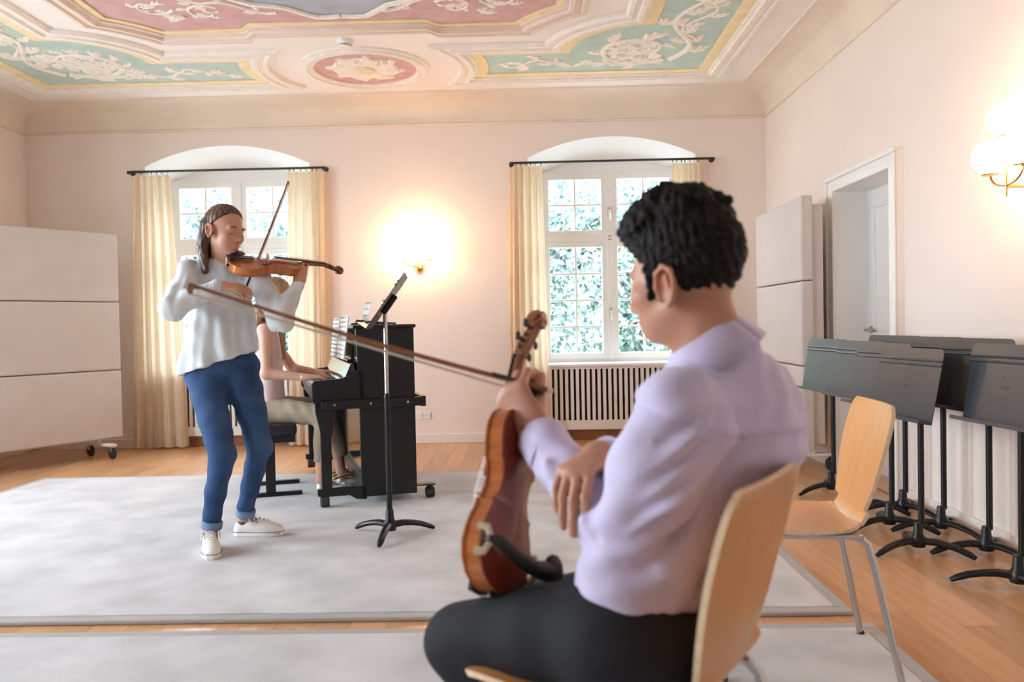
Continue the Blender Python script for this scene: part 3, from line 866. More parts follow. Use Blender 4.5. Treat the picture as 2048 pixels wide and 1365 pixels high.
def sconce(loc, rotz, label):
    """plate on the wall at local y=0, projecting to -y"""
    r = empty('wall_sconce', loc, rotz, label=label, cat='wall lamp', group='brass wall lamps with three glass globes')
    MB().lathe([(0.002, -0.045), (0.022, -0.042), (0.040, -0.026), (0.046, -0.010), (0.046, 0.0)], (0, 0, 0), 20, 'y').build('wall_cup', 'brass', r, smooth=True)
    MB().tube([(0, -0.03, 0), (0, -0.10, -0.004), (0, -0.19, 0.0)], [0.010, 0.008, 0.010], 10).build('arm', 'brass', r, smooth=True)
    MB().tube([(0, -0.19, -0.045), (0, -0.19, 0.200)], [0.006, 0.006], 10).build('stem', 'brass', r, smooth=True)
    globes = [(0, 0.275)]
    for sg in (-1, 1):
        MB().tube([(sg * 0.115 * math.sin(t), -0.19, 0.060 * (1 - math.cos(t)) + 0.002) for t in [PI / 2 * i / 10 for i in range(11)]], 0.0048, 8).build('branch', 'brass', r, smooth=True)
        MB().lathe([(0.006, 0.0), (0.034, 0.004), (0.036, 0.009), (0.004, 0.011)], (sg * 0.115, -0.19, 0.058), 18).build('drip_dish', 'brass', r, smooth=True)
        globes.append((sg * 0.115, 0.138))
    MB().lathe([(0.006, 0.0), (0.034, 0.004), (0.036, 0.009), (0.004, 0.011)], (0, -0.19, 0.195), 18).build('drip_dish', 'brass', r, smooth=True)
    for x, z in globes:
        MB().ball((x, -0.19, z), (0.075, 0.075, 0.072), 24, 14).build('globe', 'lamp_glass', r, smooth=True)
sconce((-0.975, YB, 1.595), 0, 'glowing brass globe lamp on the end wall between the windows')
sconce((XR, 3.42, 1.605), -PI / 2, 'brass globe lamp on the right wall beside the door')

for x, lb in ((-1.012, 'white wall socket half hidden behind the piano back'), (-0.938, 'white wall socket to the right of the piano, both holes showing')):
    r = empty('wall_socket', (x, YB, 0.252), label=lb, cat='socket', group='wall sockets beside the piano')
    bx('cover_plate', 'plastic_white', r, -0.034, 0.034, -0.010, 0.0, -0.034, 0.034, bevel=0.004)
    MB().lathe([(0.021, -0.0125), (0.022, -0.010)], (0, 0, 0), 20, 'y').build('socket_well', 'plastic_white', r)
    for sx in (-0.0095, 0.0095):
        MB().lathe([(0.0035, -0.0135), (0.0035, -0.012)], (sx, 0, 0), 10, 'y').build('socket_hole', 'iron_black', r)

# ---- acoustic screens: three upholstered blocks on a frame with castors
def screen(loc, rotz, width, label):
    """face towards local -y, local x along the face"""
    r = empty('acoustic_screen', loc, rotz, label=label, cat='screen', group='upholstered acoustic screens on castors')
    z0 = 0.165; hb = 0.578
    for k in range(3):
        za, zb = z0 + k * (hb + 0.006), z0 + k * (hb + 0.006) + hb
        n = 14; P = []
        m = MB().box(-width / 2, width / 2, -0.085, 0.0, za, zb)
        o = m.build('upholstered_block', 'acoustic_fabric', r, bevel=0.016, seg=3)
    bx('back_frame', 'acoustic_fabric', r, -width / 2 + 0.03, width / 2 - 0.03, 0.0, 0.075, z0 + 0.04, z0 + 3 * hb - 0.05, bevel=0.004)
    for x in (-width / 2 + 0.16, width / 2 - 0.16):
        f = bx('foot_bar', 'white_lacquer', r, x - 0.03, x + 0.03, -0.20, 0.20, 0.108, 0.128, bevel=0.002)
        bx('foot_post', 'white_lacquer', r, x - 0.02, x + 0.02, 0.0, 0.04, 0.128, 0.24)
        for y in (-0.165, 0.165):
            c = empty('castor', (x, y, 0), parent=r)
            MB().lathe([(0.046, -0.011), (0.050, -0.007), (0.050, 0.007), (0.046, 0.011)], (0.008, 0, 0.050), 20, 'x').build('wheel', 'rubber', c, smooth=True)
            MB().box(-0.012, 0.028, -0.014, 0.016, 0.060, 0.108).build('fork', 'steel_satin', c, bevel=0.003)
aL = math.atan2(7.0 - 6.2, -3.514 + 4.016)
uL = Vector((math.cos(aL), math.sin(aL), 0))
wL = 1.30
pL = Vector((-3.514, 7.0, 0)) - uL * wL / 2 + Vector((-math.sin(aL), math.cos(aL), 0)) * 0.085
screen(pL, aL, wL, 'wide pale grey upholstered screen at the left edge beside a curtain')
aR = -PI / 2 - 0.015
screen((1.955, 6.20, 0), aR, 1.16, 'pale grey upholstered screen between the end wall and the door')

# ================================================================== MUSIC STANDS
def stand_desk(root, z, tilt, chrome=False):
    """reading side faces local -y; desk leans back towards +y"""
    d = empty('desk', (0, 0, z), parent=root, rot=(-tilt, 0, 0))
    w, h, r = 0.25, 0.325, 0.03
    poly = [(-w + 0.018, 0), (w - 0.018, 0)] + [(w - r + r * math.cos(t), h - r + r * math.sin(t)) for t in (0, .4, .8, 1.2, PI / 2)] + [(-w + r + r * math.cos(t), h - r + r * math.sin(t)) for t in (PI / 2, 1.95, 2.35, 2.75, PI)]
    MB().prism(poly, -0.0012, 0.0012, 'y').build('plate', 'stand_paint', d)
    for zz in (0.252, 0.272):
        MB().tube([(-w + 0.002, -0.001, zz), (w - 0.002, -0.001, zz)], 0.0055, 8).build('ridge', 'stand_paint', d, smooth=True)
    MB().box(-w + 0.018, w - 0.018, -0.058, 0.001, -0.002, 0.001).box(-w + 0.018, w - 0.018, -0.059, -0.057, -0.002, 0.014).build('ledge', 'stand_paint', d)
    lg = MB().box(-0.028, 0.028, -0.0024, -0.001, 0.150, 0.1565).box(-0.016, 0.016, -0.0024, -0.001, 0.142, 0.1445)
    lg.build('embossed_mark', 'black_satin', d)
    for zz in (0.19, 0.11, 0.225, 0.075):
        for sx in (-0.022, -0.012, 0.012, 0.022):
            MB().lathe([(0.0016, -0.0024), (0.0016, -0.001)], (sx, 0, zz + (0.006 if abs(sx) < 0.02 else 0)), 8, 'y').build('rivet', 'iron_black', d)
    MB().box(-0.03, 0.03, 0.001, 0.028, 0.10, 0.21).build('tilt_bracket', 'black_satin', d, bevel=0.006)
    return d
def stand_base(root, a0):
    MB().lathe([(0.030, 0.028), (0.034, 0.040), (0.032, 0.070), (0.022, 0.085), (0.019, 0.13), (0.016, 0.135)], (0, 0, 0), 16).build('hub', 'black_satin', root, smooth=True)
    for k in range(3):
        a = a0 + k * 2 * PI / 3; c, s = math.cos(a), math.sin(a)
        pts = [(0.02, 0.055), (0.07, 0.058), (0.12, 0.052), (0.17, 0.040), (0.21, 0.024), (0.235, 0.011)]
        MB().tube([(c * x, s * x, z) for x, z in pts], [0.021, 0.020, 0.0185, 0.0175, 0.0165, 0.011], 10, flat=((0, 0, 1), 0.8)).build('foot', 'black_satin', root, smooth=True)
def music_stand(loc, rotz, z_desk, tilt, a0, label, two_tone=False):
    r = empty('music_stand', loc, rotz, label=label, cat='music stand', group='black metal music stands')
    stand_base(r, a0)
    if two_tone:
        MB().cyl((0, 0, 0.12), (0, 0, 0.70), 0.0145, n=14).build('outer_tube', 'black_satin', r, smooth=True)
        MB().cyl((0, 0, 0.69), (0, 0, z_desk + 0.13), 0.0105, n=14).build('inner_tube', 'steel_satin', r, smooth=True)
        MB().lathe([(0.016, 0.0), (0.018, 0.012), (0.012, 0.03)], (0, 0, 0.69), 14).build('collar', 'black_satin', r, smooth=True)
        MB().ball((0.0, 0.0, z_desk + 0.125), 0.020, 14, 10).build('tilt_knob', 'steel_satin', r, smooth=True)
    else:
        MB().cyl((0, 0.016, 0.12), (0, 0.016, z_desk + 0.15), 0.0135, n=12).build('pole', 'black_satin', r, smooth=True)
    d = stand_desk(r, z_desk, tilt)
    d.location = (0, -0.03 * math.cos(tilt) + (0.0 if two_tone else 0.0) - (0.045 if not two_tone else 0.055), z_desk)
    return r
# eight parked along the right wall, reading sides towards the room
f0 = -PI / 2
for x, y, rz, zd, tl, a0, lb in (
        (1.835, 5.03, f0 + 0.10, 0.628, 0.19, 4.96, 'farthest music stand of the row by the wall, nearest the acoustic screen'),
        (1.845, 4.56, f0 + 0.10, 0.626, 0.19, 4.96, 'second music stand from the acoustic screen, pole behind the empty chair'),
        (1.805, 4.16, f0 + 0.10, 0.624, 0.18, 4.96, 'third music stand from the screen, narrow pale strip of desk showing'),
        (1.755, 3.745, f0 + 0.10, 0.612, 0.16, 4.96, 'foremost music stand with its whole grey desk in view'),
        (2.015, 4.47, f0 + 0.12, 0.650, 0.10, 4.50, 'music stand hard against the door casing, behind the front row'),
        (2.020, 4.07, f0 + 0.12, 0.650, 0.10, 4.50, 'dark music stand by the wall just behind the foremost grey desk'),
        (2.020, 3.67, f0 + 0.12, 0.650, 0.10, 4.50, 'dark music stand by the wall, second from the right picture edge'),
        (1.895, 3.22, f0 + 0.08, 0.640, 0.19, 4.2, 'rightmost dark music stand, cut by the edge of the picture')):
    music_stand((x, y, 0), rz, zd, tl, a0, lb)
# the one in use between violinist and piano, its desk seen edge-on, reading side to the left
music_stand((-0.716, 4.10, 0.021), -PI / 2 + 0.12, 1.068 - 0.021, 0.62, -0.17, 'music stand in the middle of the rug with steel upper tube and tilted desk', two_tone=True)

# ================================================================== CHAIRS
def chair(loc, rotz, label):
    """sitter faces local +x; origin on the floor under the middle of the seat"""
    r = empty('plywood_chair', loc, rotz, label=label, cat='chair', group='bent plywood chairs with chrome legs')
    prof = [(-0.288, 0.808), (-0.279, 0.776), (-0.260, 0.705), (-0.242, 0.63), (-0.226, 0.555), (-0.213, 0.503), (-0.203, 0.475), (-0.186, 0.456), (-0.160, 0.447),
            (-0.11, 0.444), (-0.03, 0.442), (0.05, 0.444), (0.12, 0.449), (0.17, 0.450), (0.200, 0.445), (0.218, 0.434)]
    wid = [0.165, 0.198, 0.204, 0.196, 0.176, 0.152, 0.144, 0.152, 0.178, 0.198, 0.206, 0.207, 0.205, 0.200, 0.190, 0.165]
    # refine
    P = []; W = []
    for i in range(len(prof) - 1):
        for q in range(3):
            t = q / 3
            p0, p1, p2, p3 = [np.array((*prof[max(0, min(len(prof) - 1, j))], wid[max(0, min(len(prof) - 1, j))])) for j in (i - 1, i, i + 1, i + 2)]
            v = 0.5 * ((2 * p1) + (-p0 + p2) * t + (2 * p0 - 5 * p1 + 4 * p2 - p3) * t * t + (-p0 + 3 * p1 - 3 * p2 + p3) * t ** 3)
            P.append(v)
    P.append(np.array((*prof[-1], wid[-1])))
    rows = []
    n = 10; th = 0.011
    nrmls = []
    for i, v in enumerate(P):
        a = P[max(0, i - 1)]; b = P[min(len(P) - 1, i + 1)]
        t = np.array((b[0] - a[0], b[1] - a[1])); t /= np.linalg.norm(t)
        nrmls.append((-t[1], t[0]))
    def side(sgn):
        out = []
        for v, nn in zip(P, nrmls):
            row = []
            for j in range(n + 1):
                u = -1 + 2 * j / n
                sag = 0.012 * (u * u)
                x, z = v[0] + nn[0] * (sgn * th / 2), v[1] + nn[1] * (sgn * th / 2)
                if v[1] > 0.5: x += sag
                row.append((x, u * v[2], z + (sag * 0.5 if v[1] < 0.46 else 0)))
            out.append(row)
        return out
    top, bot = side(1), side(-1)
    m = MB(); m.grid(top); m.grid([list(reversed(q)) for q in bot])
    sh = m.build('seat_shell', 'beech_ply', r, smooth=True, fix=False)
    e = MB()
    for k in (0, n): e.grid([[q[k] for q in top], [q[k] for q in bot]])
    e.grid([top[0], bot[0]]); e.grid([top[-1], bot[-1]])
    e.build('ply_edge', 'ply_edge', sh, smooth=True)
    for s in (-1, 1):
        y = s * 0.165
        f = MB()
        pts = [(-0.285, s * 0.20, 0.006), (-0.222, y + s * 0.008, 0.33), (-0.205, y, 0.405), (-0.185, y, 0.425), (-0.15, y, 0.431), (0.10, y, 0.431), (0.135, y, 0.425), (0.155, y, 0.405), (0.168, y + s * 0.008, 0.33), (0.215, s * 0.20, 0.006)]
        MB().tube(pts[:4], 0.0105, 12).build('leg', 'chrome', r, smooth=True)
        MB().tube(pts[3:7], 0.0105, 12).build('side_rail', 'chrome', r, smooth=True)
        MB().tube(pts[6:], 0.0105, 12).build('leg', 'chrome', r, smooth=True)
        for p in (pts[0], pts[-1]): MB().lathe([(0.0125, 0.0), (0.0125, 0.02)], (p[0], p[1], 0.0), 10).build('foot_cap', 'rubber', r)
    for x in (-0.12, 0.09): MB().tube([(x, -0.165, 0.428), (x, 0.165, 0.428)], 0.009, 8).build('cross_tube', 'chrome', r, smooth=True)
    return r
U1 = Vector((-0.85, 0.525, 0)).normalized()
c1 = Vector((0.400, 1.318, 0)) + U1 * 0.292
chair((c1.x, c1.y, 0.021), math.atan2(U1.y, U1.x), 'plywood chair the man in the lilac shirt sits on')
U2 = Vector((-0.993, 0.10, 0)).normalized()
c2 = Vector((1.065, 2.54, 0)) + U2 * 0.28
chair((c2.x, c2.y, 0.0105), math.atan2(U2.y, U2.x), 'empty plywood chair beside the row of music stands')

# ================================================================== PIANO
PR = math.radians(198)
piano = empty('upright_piano', (-0.690, 4.925, 0.021), PR, label='black upright piano on castors with brass pedals', cat='piano')
W = 1.46     # length; near end at y=0, far end at y=-W
def pp(nm, *b, mt='black_satin', bevel=0.004, par=piano): return bx(nm, mt, par, *b, bevel=bevel)
for y0, y1 in ((-0.035, 0.0), (-W, -W + 0.035)):
    q = MB().prism([(0.0, 0.045), (0.33, 0.045), (0.33, 0.66), (0.335, 0.74), (0.345, 1.045), (0.0, 1.045)], y0, y1, 'y'); q.build('end_panel', 'black_satin', piano, bevel=0.003)
    # key arm
    MB().prism([(0.30, 0.60), (0.585, 0.60), (0.605, 0.625), (0.605, 0.725), (0.590, 0.745), (0.44, 0.752), (0.375, 0.772), (0.34, 0.80), (0.30, 0.80)], y0, y1, 'y').build('key_arm', 'black_satin', piano, bevel=0.006)
    # turned-in leg and toe block
    MB().prism([(0.515, 0.60), (0.59, 0.60), (0.588, 0.56), (0.575, 0.50), (0.562, 0.44), (0.560, 0.10), (0.50, 0.10), (0.50, 0.40), (0.487, 0.46), (0.488, 0.52), (0.475, 0.575), (0.46, 0.60)], y0 - 0.01, y1 + (0.01 if y1 < 0 else 0.0), 'y').build('leg', 'black_satin', piano, bevel=0.006)
    MB().prism([(0.30, 0.03), (0.36, 0.035), (0.40, 0.060), (0.56, 0.062), (0.585, 0.068), (0.585, 0.105), (0.30, 0.11)], y0 - 0.012, y1, 'y').build('toe_block', 'black_satin', piano, bevel=0.005)
pp('back_panel', 0.0, 0.05, -W + 0.03, -0.03, 0.06, 1.04)
lid = pp('lid', -0.012, 0.362, -W - 0.012, 0.012, 1.045, 1.066, bevel=0.006)
pp('upper_panel', 0.315, 0.335, -W + 0.035, -0.035, 0.80, 1.045, mt='black_lacquer')
pp('lower_panel', 0.28, 0.30, -W + 0.035, -0.035, 0.13, 0.61, mt='black_lacquer')
pp('bottom_board', 0.05, 0.32, -W + 0.03, -0.03, 0.05, 0.13)
pp('key_bed', 0.28, 0.585, -W + 0.03, -0.03, 0.60, 0.655)
pp('key_slip', 0.575, 0.600, -W + 0.035, -0.035, 0.645, 0.695)
pp('key_block', 0.42, 0.588, -0.075, -0.035, 0.655, 0.735); pp('key_block', 0.42, 0.588, -W + 0.035, -W + 0.075, 0.655, 0.735)
fb = MB().prism([(0.335, 0.715), (0.43, 0.715), (0.42, 0.735), (0.375, 0.835), (0.355, 0.84)], -W + 0.036, -0.036, 'y').build('fallboard', 'black_lacquer', piano, bevel=0.003)
kb = empty('keyboard', (0, 0, 0), parent=piano)
kw = (W - 0.15 - 0.004) / 52
me_w = MB().box(0.425, 0.580, -kw / 2 + 0.0005, kw / 2 - 0.0005, 0.69, 0.712).mesh('white_key'); me_w.materials.append(MATS['ivory_key'])
me_b = MB().box(0.428, 0.525, -0.0055, 0.0055, 0.71, 0.724).mesh('black_key'); me_b.materials.append(MATS['ebony'])
for i in range(52):
    o = bpy.data.objects.new('white_key', me_w); COL.objects.link(o); o.parent = kb; o.location = (0, -0.077 - kw * (i + 0.5), 0)
    if i % 7 not in (2, 6) and i < 51:
        o = bpy.data.objects.new('black_key', me_b); COL.objects.link(o); o.parent = kb; o.location = (0, -0.077 - kw * (i + 1), 0)
md = MB().prism([(0.338, 0.842), (0.372, 0.842), (0.372, 0.850), (0.350, 0.855), (0.339, 1.03), (0.335, 1.03)], -1.20, -0.28, 'y').build('music_desk', 'black_lacquer', piano, bevel=0.002)
for y in (0.001, ):
    rail = bx('transport_rail', 'black_satin', piano, -0.040, 0.555, 0.0, 0.032, 0.575, 0.628, bevel=0.006)
    for x in (0.05, 0.27, 0.48): MB().lathe([(0.008, 0.031), (0.007, 0.036)], (x, 0, 0.602), 12, 'y').build('bolt', 'brass', rail, smooth=True)
bx('rail_end', 'black_satin', piano, -0.062, -0.030, -W, 0.02, 0.570, 0.632, bevel=0.004)
for y in (-0.62, -0.73, -0.84):
    MB().tube([(0.28, y, 0.075), (0.36, y, 0.070), (0.43, y, 0.055), (0.45, y, 0.050)], [0.010, 0.012, 0.020, 0.016], 10, flat=((0, 0, 1), 0.45)).build('pedal', 'brass', piano, smooth=True)
for x, y, nm in ((0.545, -0.018, 0), (0.545, -W + 0.018, 0), (-0.09, -0.06, 1), (-0.09, -W + 0.06, 1)):
    c = empty('castor', (x, y, 0), parent=piano)
    MB().lathe([(0.027, -0.026), (0.033, -0.020), (0.034, 0.0), (0.033, 0.020), (0.027, 0.026)], (0, 0, 0.034), 18, 'x').build('wheel', 'rubber', c, smooth=True)
    if nm: MB().box(-0.03, 0.13, -0.03, 0.03, 0.078, 0.086).box(-0.012, 0.012, -0.034, 0.034, 0.05, 0.08).build('bracket', 'black_satin', c, bevel=0.002)
    else: MB().box(-0.016, 0.016, -0.016, 0.016, 0.05, 0.066).build('fork', 'black_satin', c)
def on_piano(lx, ly, lz=0.0):
    c, s = math.cos(PR), math.sin(PR)
    return (-0.690 + lx * c - ly * s, 4.925 + lx * s + ly * c, 0.021 + lz)
# sheet music: opened booklets, printed staves as thin ink strips
def booklet(loc, rotz, lean, w, h, label, pages=2, staves=9):
    """stands upright in the local x-z plane, face to local -y, leaning back by lean"""
    r = empty('sheet_music', loc, label=label, cat='sheet music', group='sheet music at the piano', rot=(-lean, 0, rotz))
    for p in range(pages):
        sg = -1 if p % 2 == 0 else 1
        off = -0.004 * (p // 2)
        P = []
        for i in range(7):
            u = i / 6
            P.append([(sg * w * u, off - 0.018 * math.sin(PI * u) * (1 if sg < 0 else 0.6), h * j / 6) for j in range(7)])
        pg = MB().grid(P).build('page', 'paper', r, smooth=True, solid=0.0015)
        ink = MB()
        for k in range(staves):
            z = h * (0.08 + 0.86 * k / (staves - 1))
            for q in range(5):
                zz = z + q * h * 0.0085
                rows = [[], []]
                for i in range(9):
                    u = 0.08 + 0.84 * i / 8
                    y = off - 0.018 * math.sin(PI * u) * (1 if sg < 0 else 0.6) - 0.0016
                    rows[0].append((sg * w * u, y, zz)); rows[1].append((sg * w * u, y, zz + h * 0.003))
                ink.grid(rows)
            for q in range(22):
                u = 0.1 + 0.8 * rng.random(); y = off - 0.018 * math.sin(PI * u) * (1 if sg < 0 else 0.6) - 0.0018
                x = sg * w * u; z2 = z + rng.random() * h * 0.03
                ink.grid([[(x, y, z2), (x + 0.003, y, z2)], [(x, y, z2 + h * 0.02), (x + 0.003, y, z2 + h * 0.02)]])
        ink.build('printed_staves', 'ink', pg, fix=False)
    return r
b1 = on_piano(0.385, -0.52, 0.853)
booklet(b1, PR + PI / 2, 0.13, 0.20, 0.275, 'opened white score leaning on the piano desk', pages=4)
b2 = on_piano(0.392, -0.98, 0.853)
booklet(b2, PR + PI / 2, 0.10, 0.19, 0.265, 'second opened score on the far half of the piano desk', pages=2)
# loose things on the piano lid
o = on_piano(0.20, -0.28, 1.066)
k = empty('folding_stand', (*o[:2], o[2]), PR, label='folded black wire stand lying on the piano lid', cat='stand')
for j in range(4): MB().tube([(-0.12 + 0.03 * j, 0.10 - 0.05 * j, 0.006), (0.03, -0.02 + 0.02 * j, 0.020), (0.13 - 0.02 * j, -0.1 + 0.06 * j, 0.006)], 0.006, 8).build('wire_leg', 'iron_black', k, smooth=True)
o = on_piano(0.22, -0.60, 1.068)
booklet((o[0], o[1], o[2] + 0.002), PR + PI / 2, 0.25, 0.10, 0.15, 'small white leaflet standing on the piano lid behind the music stand', pages=2, staves=4)
o = on_piano(0.16, -0.45, 1.0705)
pc = empty('pencil', o, PR + 0.7, label='yellow wooden pencil lying on the piano lid', cat='pencil')
MB().cyl((-0.08, 0, 0), (0.07, 0, 0), 0.0038, n=6).build('barrel', 'leaf_ochre', pc); MB().tube([(0.07, 0, 0), (0.088, 0, 0)], [0.0038, 0.0006], 6).build('sharpened_tip', 'maple_neck', pc)

# piano bench
bench = empty('piano_bench', (-1.70, 5.30, 0.021), PR, label='black adjustable piano bench under the pianist', cat='bench')
MB().box(-0.165, 0.165, -0.27, 0.27, 0.385, 0.455).build('cushion', 'belt_black', bench, bevel=0.02, seg=3)
bx('seat_frame', 'black_satin', bench, -0.155, 0.155, -0.255, 0.255, 0.34, 0.388, bevel=0.004)
for y in (-0.20, 0.20):
    bx('column', 'black_satin', bench, -0.03, 0.03, y - 0.02, y + 0.02, 0.025, 0.345, bevel=0.003)
    bx('foot_bar', 'black_satin', bench, -0.19, 0.19, y - 0.022, y + 0.022, 0.0, 0.026, bevel=0.004)
MB().tube([(0.10, 0.262, 0.36), (0.12, 0.30, 0.35), (0.13, 0.33, 0.34)], [0.006, 0.006, 0.013], 8).build('height_lever', 'iron_black', bench, smooth=True)
# ================================================================== VIOLINS AND BOWS
def frame(d, n):
    d = Vector(d).normalized(); n = Vector(n); n = (n - d * n.dot(d)).normalized(); y = n.cross(d)
    return Matrix(((d.x, y.x, n.x), (d.y, y.y, n.y), (d.z, y.z, n.z)))
_half = [(0.0, 0.0), (0.001, 0.020), (0.005, 0.045), (0.018, 0.074), (0.040, 0.094), (0.068, 0.1035), (0.095, 0.101), (0.120, 0.091), (0.138, 0.080), (0.149, 0.0785), (0.153, 0.0815),
         (0.156, 0.074), (0.164, 0.0645), (0.180, 0.0575), (0.200, 0.0555), (0.220, 0.0590), (0.234, 0.0660), (0.240, 0.0745), (0.244, 0.0735), (0.252, 0.0740), (0.268, 0.0805), (0.288, 0.0838),
         (0.308, 0.0815), (0.328, 0.0720), (0.343, 0.0560), (0.351, 0.036), (0.355, 0.018), (0.356, 0.0)]
def violin(loc, d, n, label, shoulder_rest=False):
    """local x from tail to scroll, z out of the belly"""
    r = empty('violin', loc, label=label, cat='violin', group='violins')
    r.rotation_euler = frame(d, n).to_euler()
    RB = 0.0315
    xs = [p[0] for p in _half]; ws = [p[1] for p in _half]
    def plate(z0, sgn, arch):
        m = MB(); K = 12
        top = []; bot = []
        for x, w in zip(xs, ws):
            e = math.sin(PI * min(1, max(0, x / 0.356)))
            row = []; rb = []
            for j in range(K + 1):
                u = -1 + 2 * j / K
                hgt = arch * e ** 0.7 * (max(0, 1 - abs(u) ** 1.7)) ** 1.5
                row.append((x, u * w, z0 + sgn * (0.004 + hgt))); rb.append((x, u * w, z0))
            top.append(row); bot.append(rb)
        m.grid(top); m.grid([list(reversed(q)) for q in bot])
        for k in (0, K): m.grid([[q[k] for q in top], [q[k] for q in bot]])
        return m
    plate(RB, 1, 0.0135).build('belly', 'violin_varnish', r, smooth=True)
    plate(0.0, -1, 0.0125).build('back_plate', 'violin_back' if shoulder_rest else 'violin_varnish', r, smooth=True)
    out = [(x, max(0, w - 0.0035)) for x, w in _half]; out[0] = (0.003, 0); out[-1] = (0.353, 0)
    loop = out + [(x, -w) for x, w in reversed(out[1:-1])]
    MB().grid([[(x, y, 0.0) for x, y in loop + loop[:1]], [(x, y, RB) for x, y in loop + loop[:1]]]).build('ribs', 'violin_rib', r, smooth=True)
    # f-holes
    for sg in (-1, 1):
        f = MB(); pts = []
        for i in range(15):
            t = -1 + 2 * i / 14
            pts.append((0.190 - 0.036 * t, sg * (0.0375 + 0.011 * math.sin(t * 2.2)), RB + 0.0125 - 0.004 * abs(t)))
        f.tube(pts, [0.0028] + [0.0016] * 4 + [0.0024] * 5 + [0.0016] * 4 + [0.0028], 6)
        f.ball((pts[0][0], pts[0][1] - sg * 0.003, pts[0][2]), 0.004, 8, 6); f.ball((pts[-1][0], pts[-1][1] + sg * 0.003, pts[-1][2]), 0.004, 8, 6)
        f.build('f_hole', 'ebony', r, smooth=True)
    nk = MB()
    nk.tube([(0.345, 0, RB - 0.012), (0.362, 0, RB - 0.006), (0.385, 0, RB + 0.004), (0.43, 0, RB + 0.004), (0.485, 0, RB + 0.001)], [0.017, 0.0155, 0.0125, 0.0118, 0.0115], 12)
    nk.build('neck', 'maple_neck', r, smooth=True)
    MB().prism([(0.222, RB + 0.030), (0.222, RB + 0.036), (0.492, RB + 0.013), (0.492, RB + 0.006)], -0.0125, 0.0125, 'y').build('fingerboard', 'ebony', r, bevel=0.003)
    pb = MB().prism([(0.486, RB - 0.011), (0.500, RB - 0.014), (0.535, RB - 0.027), (0.560, RB - 0.034), (0.566, RB - 0.018), (0.545, RB - 0.008), (0.515, RB + 0.006), (0.490, RB + 0.011)], -0.0125, 0.0125, 'y')
    pb.build('peg_box', 'maple_neck', r, bevel=0.003)
    # scroll: a band wound into a spiral, wider at the eye
    c = (0.5725, RB - 0.0285); P = []
    S = MB(); nseg = 40
    rows_out = []
    for i in range(nseg + 1):
        t = i / nseg; a = PI * 0.80 - 2 * PI * 1.75 * t
        rad = 0.0225 * (1 - 0.78 * t) + 0.001
        wd = 0.0115 + 0.0095 * t
        thick = 0.0075 * (1 - 0.5 * t)
        ca, sa = math.cos(a), math.sin(a)
        rows_out.append([(c[0] + (rad) * ca, -wd, c[1] + rad * sa), (c[0] + (rad + thick * 0.3) * ca, 0, c[1] + (rad + thick * 0.3) * sa), (c[0] + (rad) * ca, wd, c[1] + rad * sa),
                         (c[0] + (rad - thick) * ca, wd, c[1] + (rad - thick) * sa), (c[0] + (rad - thick) * ca, -wd, c[1] + (rad - thick) * sa), (c[0] + (rad) * ca, -wd, c[1] + rad * sa)])
    S.grid(rows_out); S.lathe([(0.006, -0.0215), (0.0075, -0.019), (0.0075, 0.019), (0.006, 0.0215)], (c[0], 0, c[1]), 14, 'y')
    S.box(c[0] - 0.016, c[0] + 0.016, -0.0105, 0.0105, c[1] - 0.016, c[1] + 0.016)
    S.build('scroll', 'maple_neck', r, smooth=True)
    for i, (x, z, sg) in enumerate(((0.505, -0.002, 1), (0.519, -0.007, -1), (0.533, -0.013, 1), (0.548, -0.020, -1))):
        q = MB().tube([(x, -sg * 0.016, RB + z), (x, sg * 0.022, RB + z), (x, sg * 0.028, RB + z)], [0.0032, 0.0042, 0.003], 8)
        q.ball((x, sg * 0.036, RB + z), (0.0105, 0.009, 0.0045), 10, 6); q.build('peg', 'ebony', r, smooth=True)
    br = MB().prism([(-0.021, 0.0), (-0.012, 0.0), (-0.006, 0.008), (0.006, 0.008), (0.012, 0.0), (0.021, 0.0), (0.018, 0.026), (0.009, 0.031), (-0.009, 0.031), (-0.018, 0.026)], -0.002, 0.002, 'x')
    o = br.build('bridge', 'cream_rubber', r); o.location = (0.188, 0, RB + 0.0165)
    MB().prism([(0.012, -0.011), (0.115, -0.021), (0.120, 0.0), (0.115, 0.021), (0.012, 0.011)], RB + 0.022, RB + 0.029, 'z').build('tailpiece', 'ebony', r, bevel=0.003)
    for i in range(4):
        y = -0.0165 + 0.011 * i; zt = RB + (0.045 if abs(y) > 0.01 else 0.048)
        MB().tube([(0.112, y * 0.8, RB + 0.028), (0.188, y, zt), (0.492, y * 0.5, RB + 0.0145), (0.53, y * 0.4, RB - 0.006)], 0.0006, 5).build('string', 'string_steel', r, smooth=True)
    cr = MB().ball((0.050, 0.052, RB + 0.030), (0.042, 0.036, 0.011), 20, 10); cr.box(0.0, 0.02, -0.018, 0.05, RB + 0.014, RB + 0.024); cr.build('chin_rest', 'ebony', r, smooth=True)
    MB().lathe([(0.006, -0.008), (0.007, -0.002), (0.005, 0.006)], (0, 0, RB / 2), 12, 'x').build('end_button', 'ebony', r, smooth=True)
    for y in (0.018, 0.032): MB().cyl((-0.002, y, 0.0), (-0.002, y, RB + 0.012), 0.0022, n=8).build('clamp_screw', 'string_steel', r)
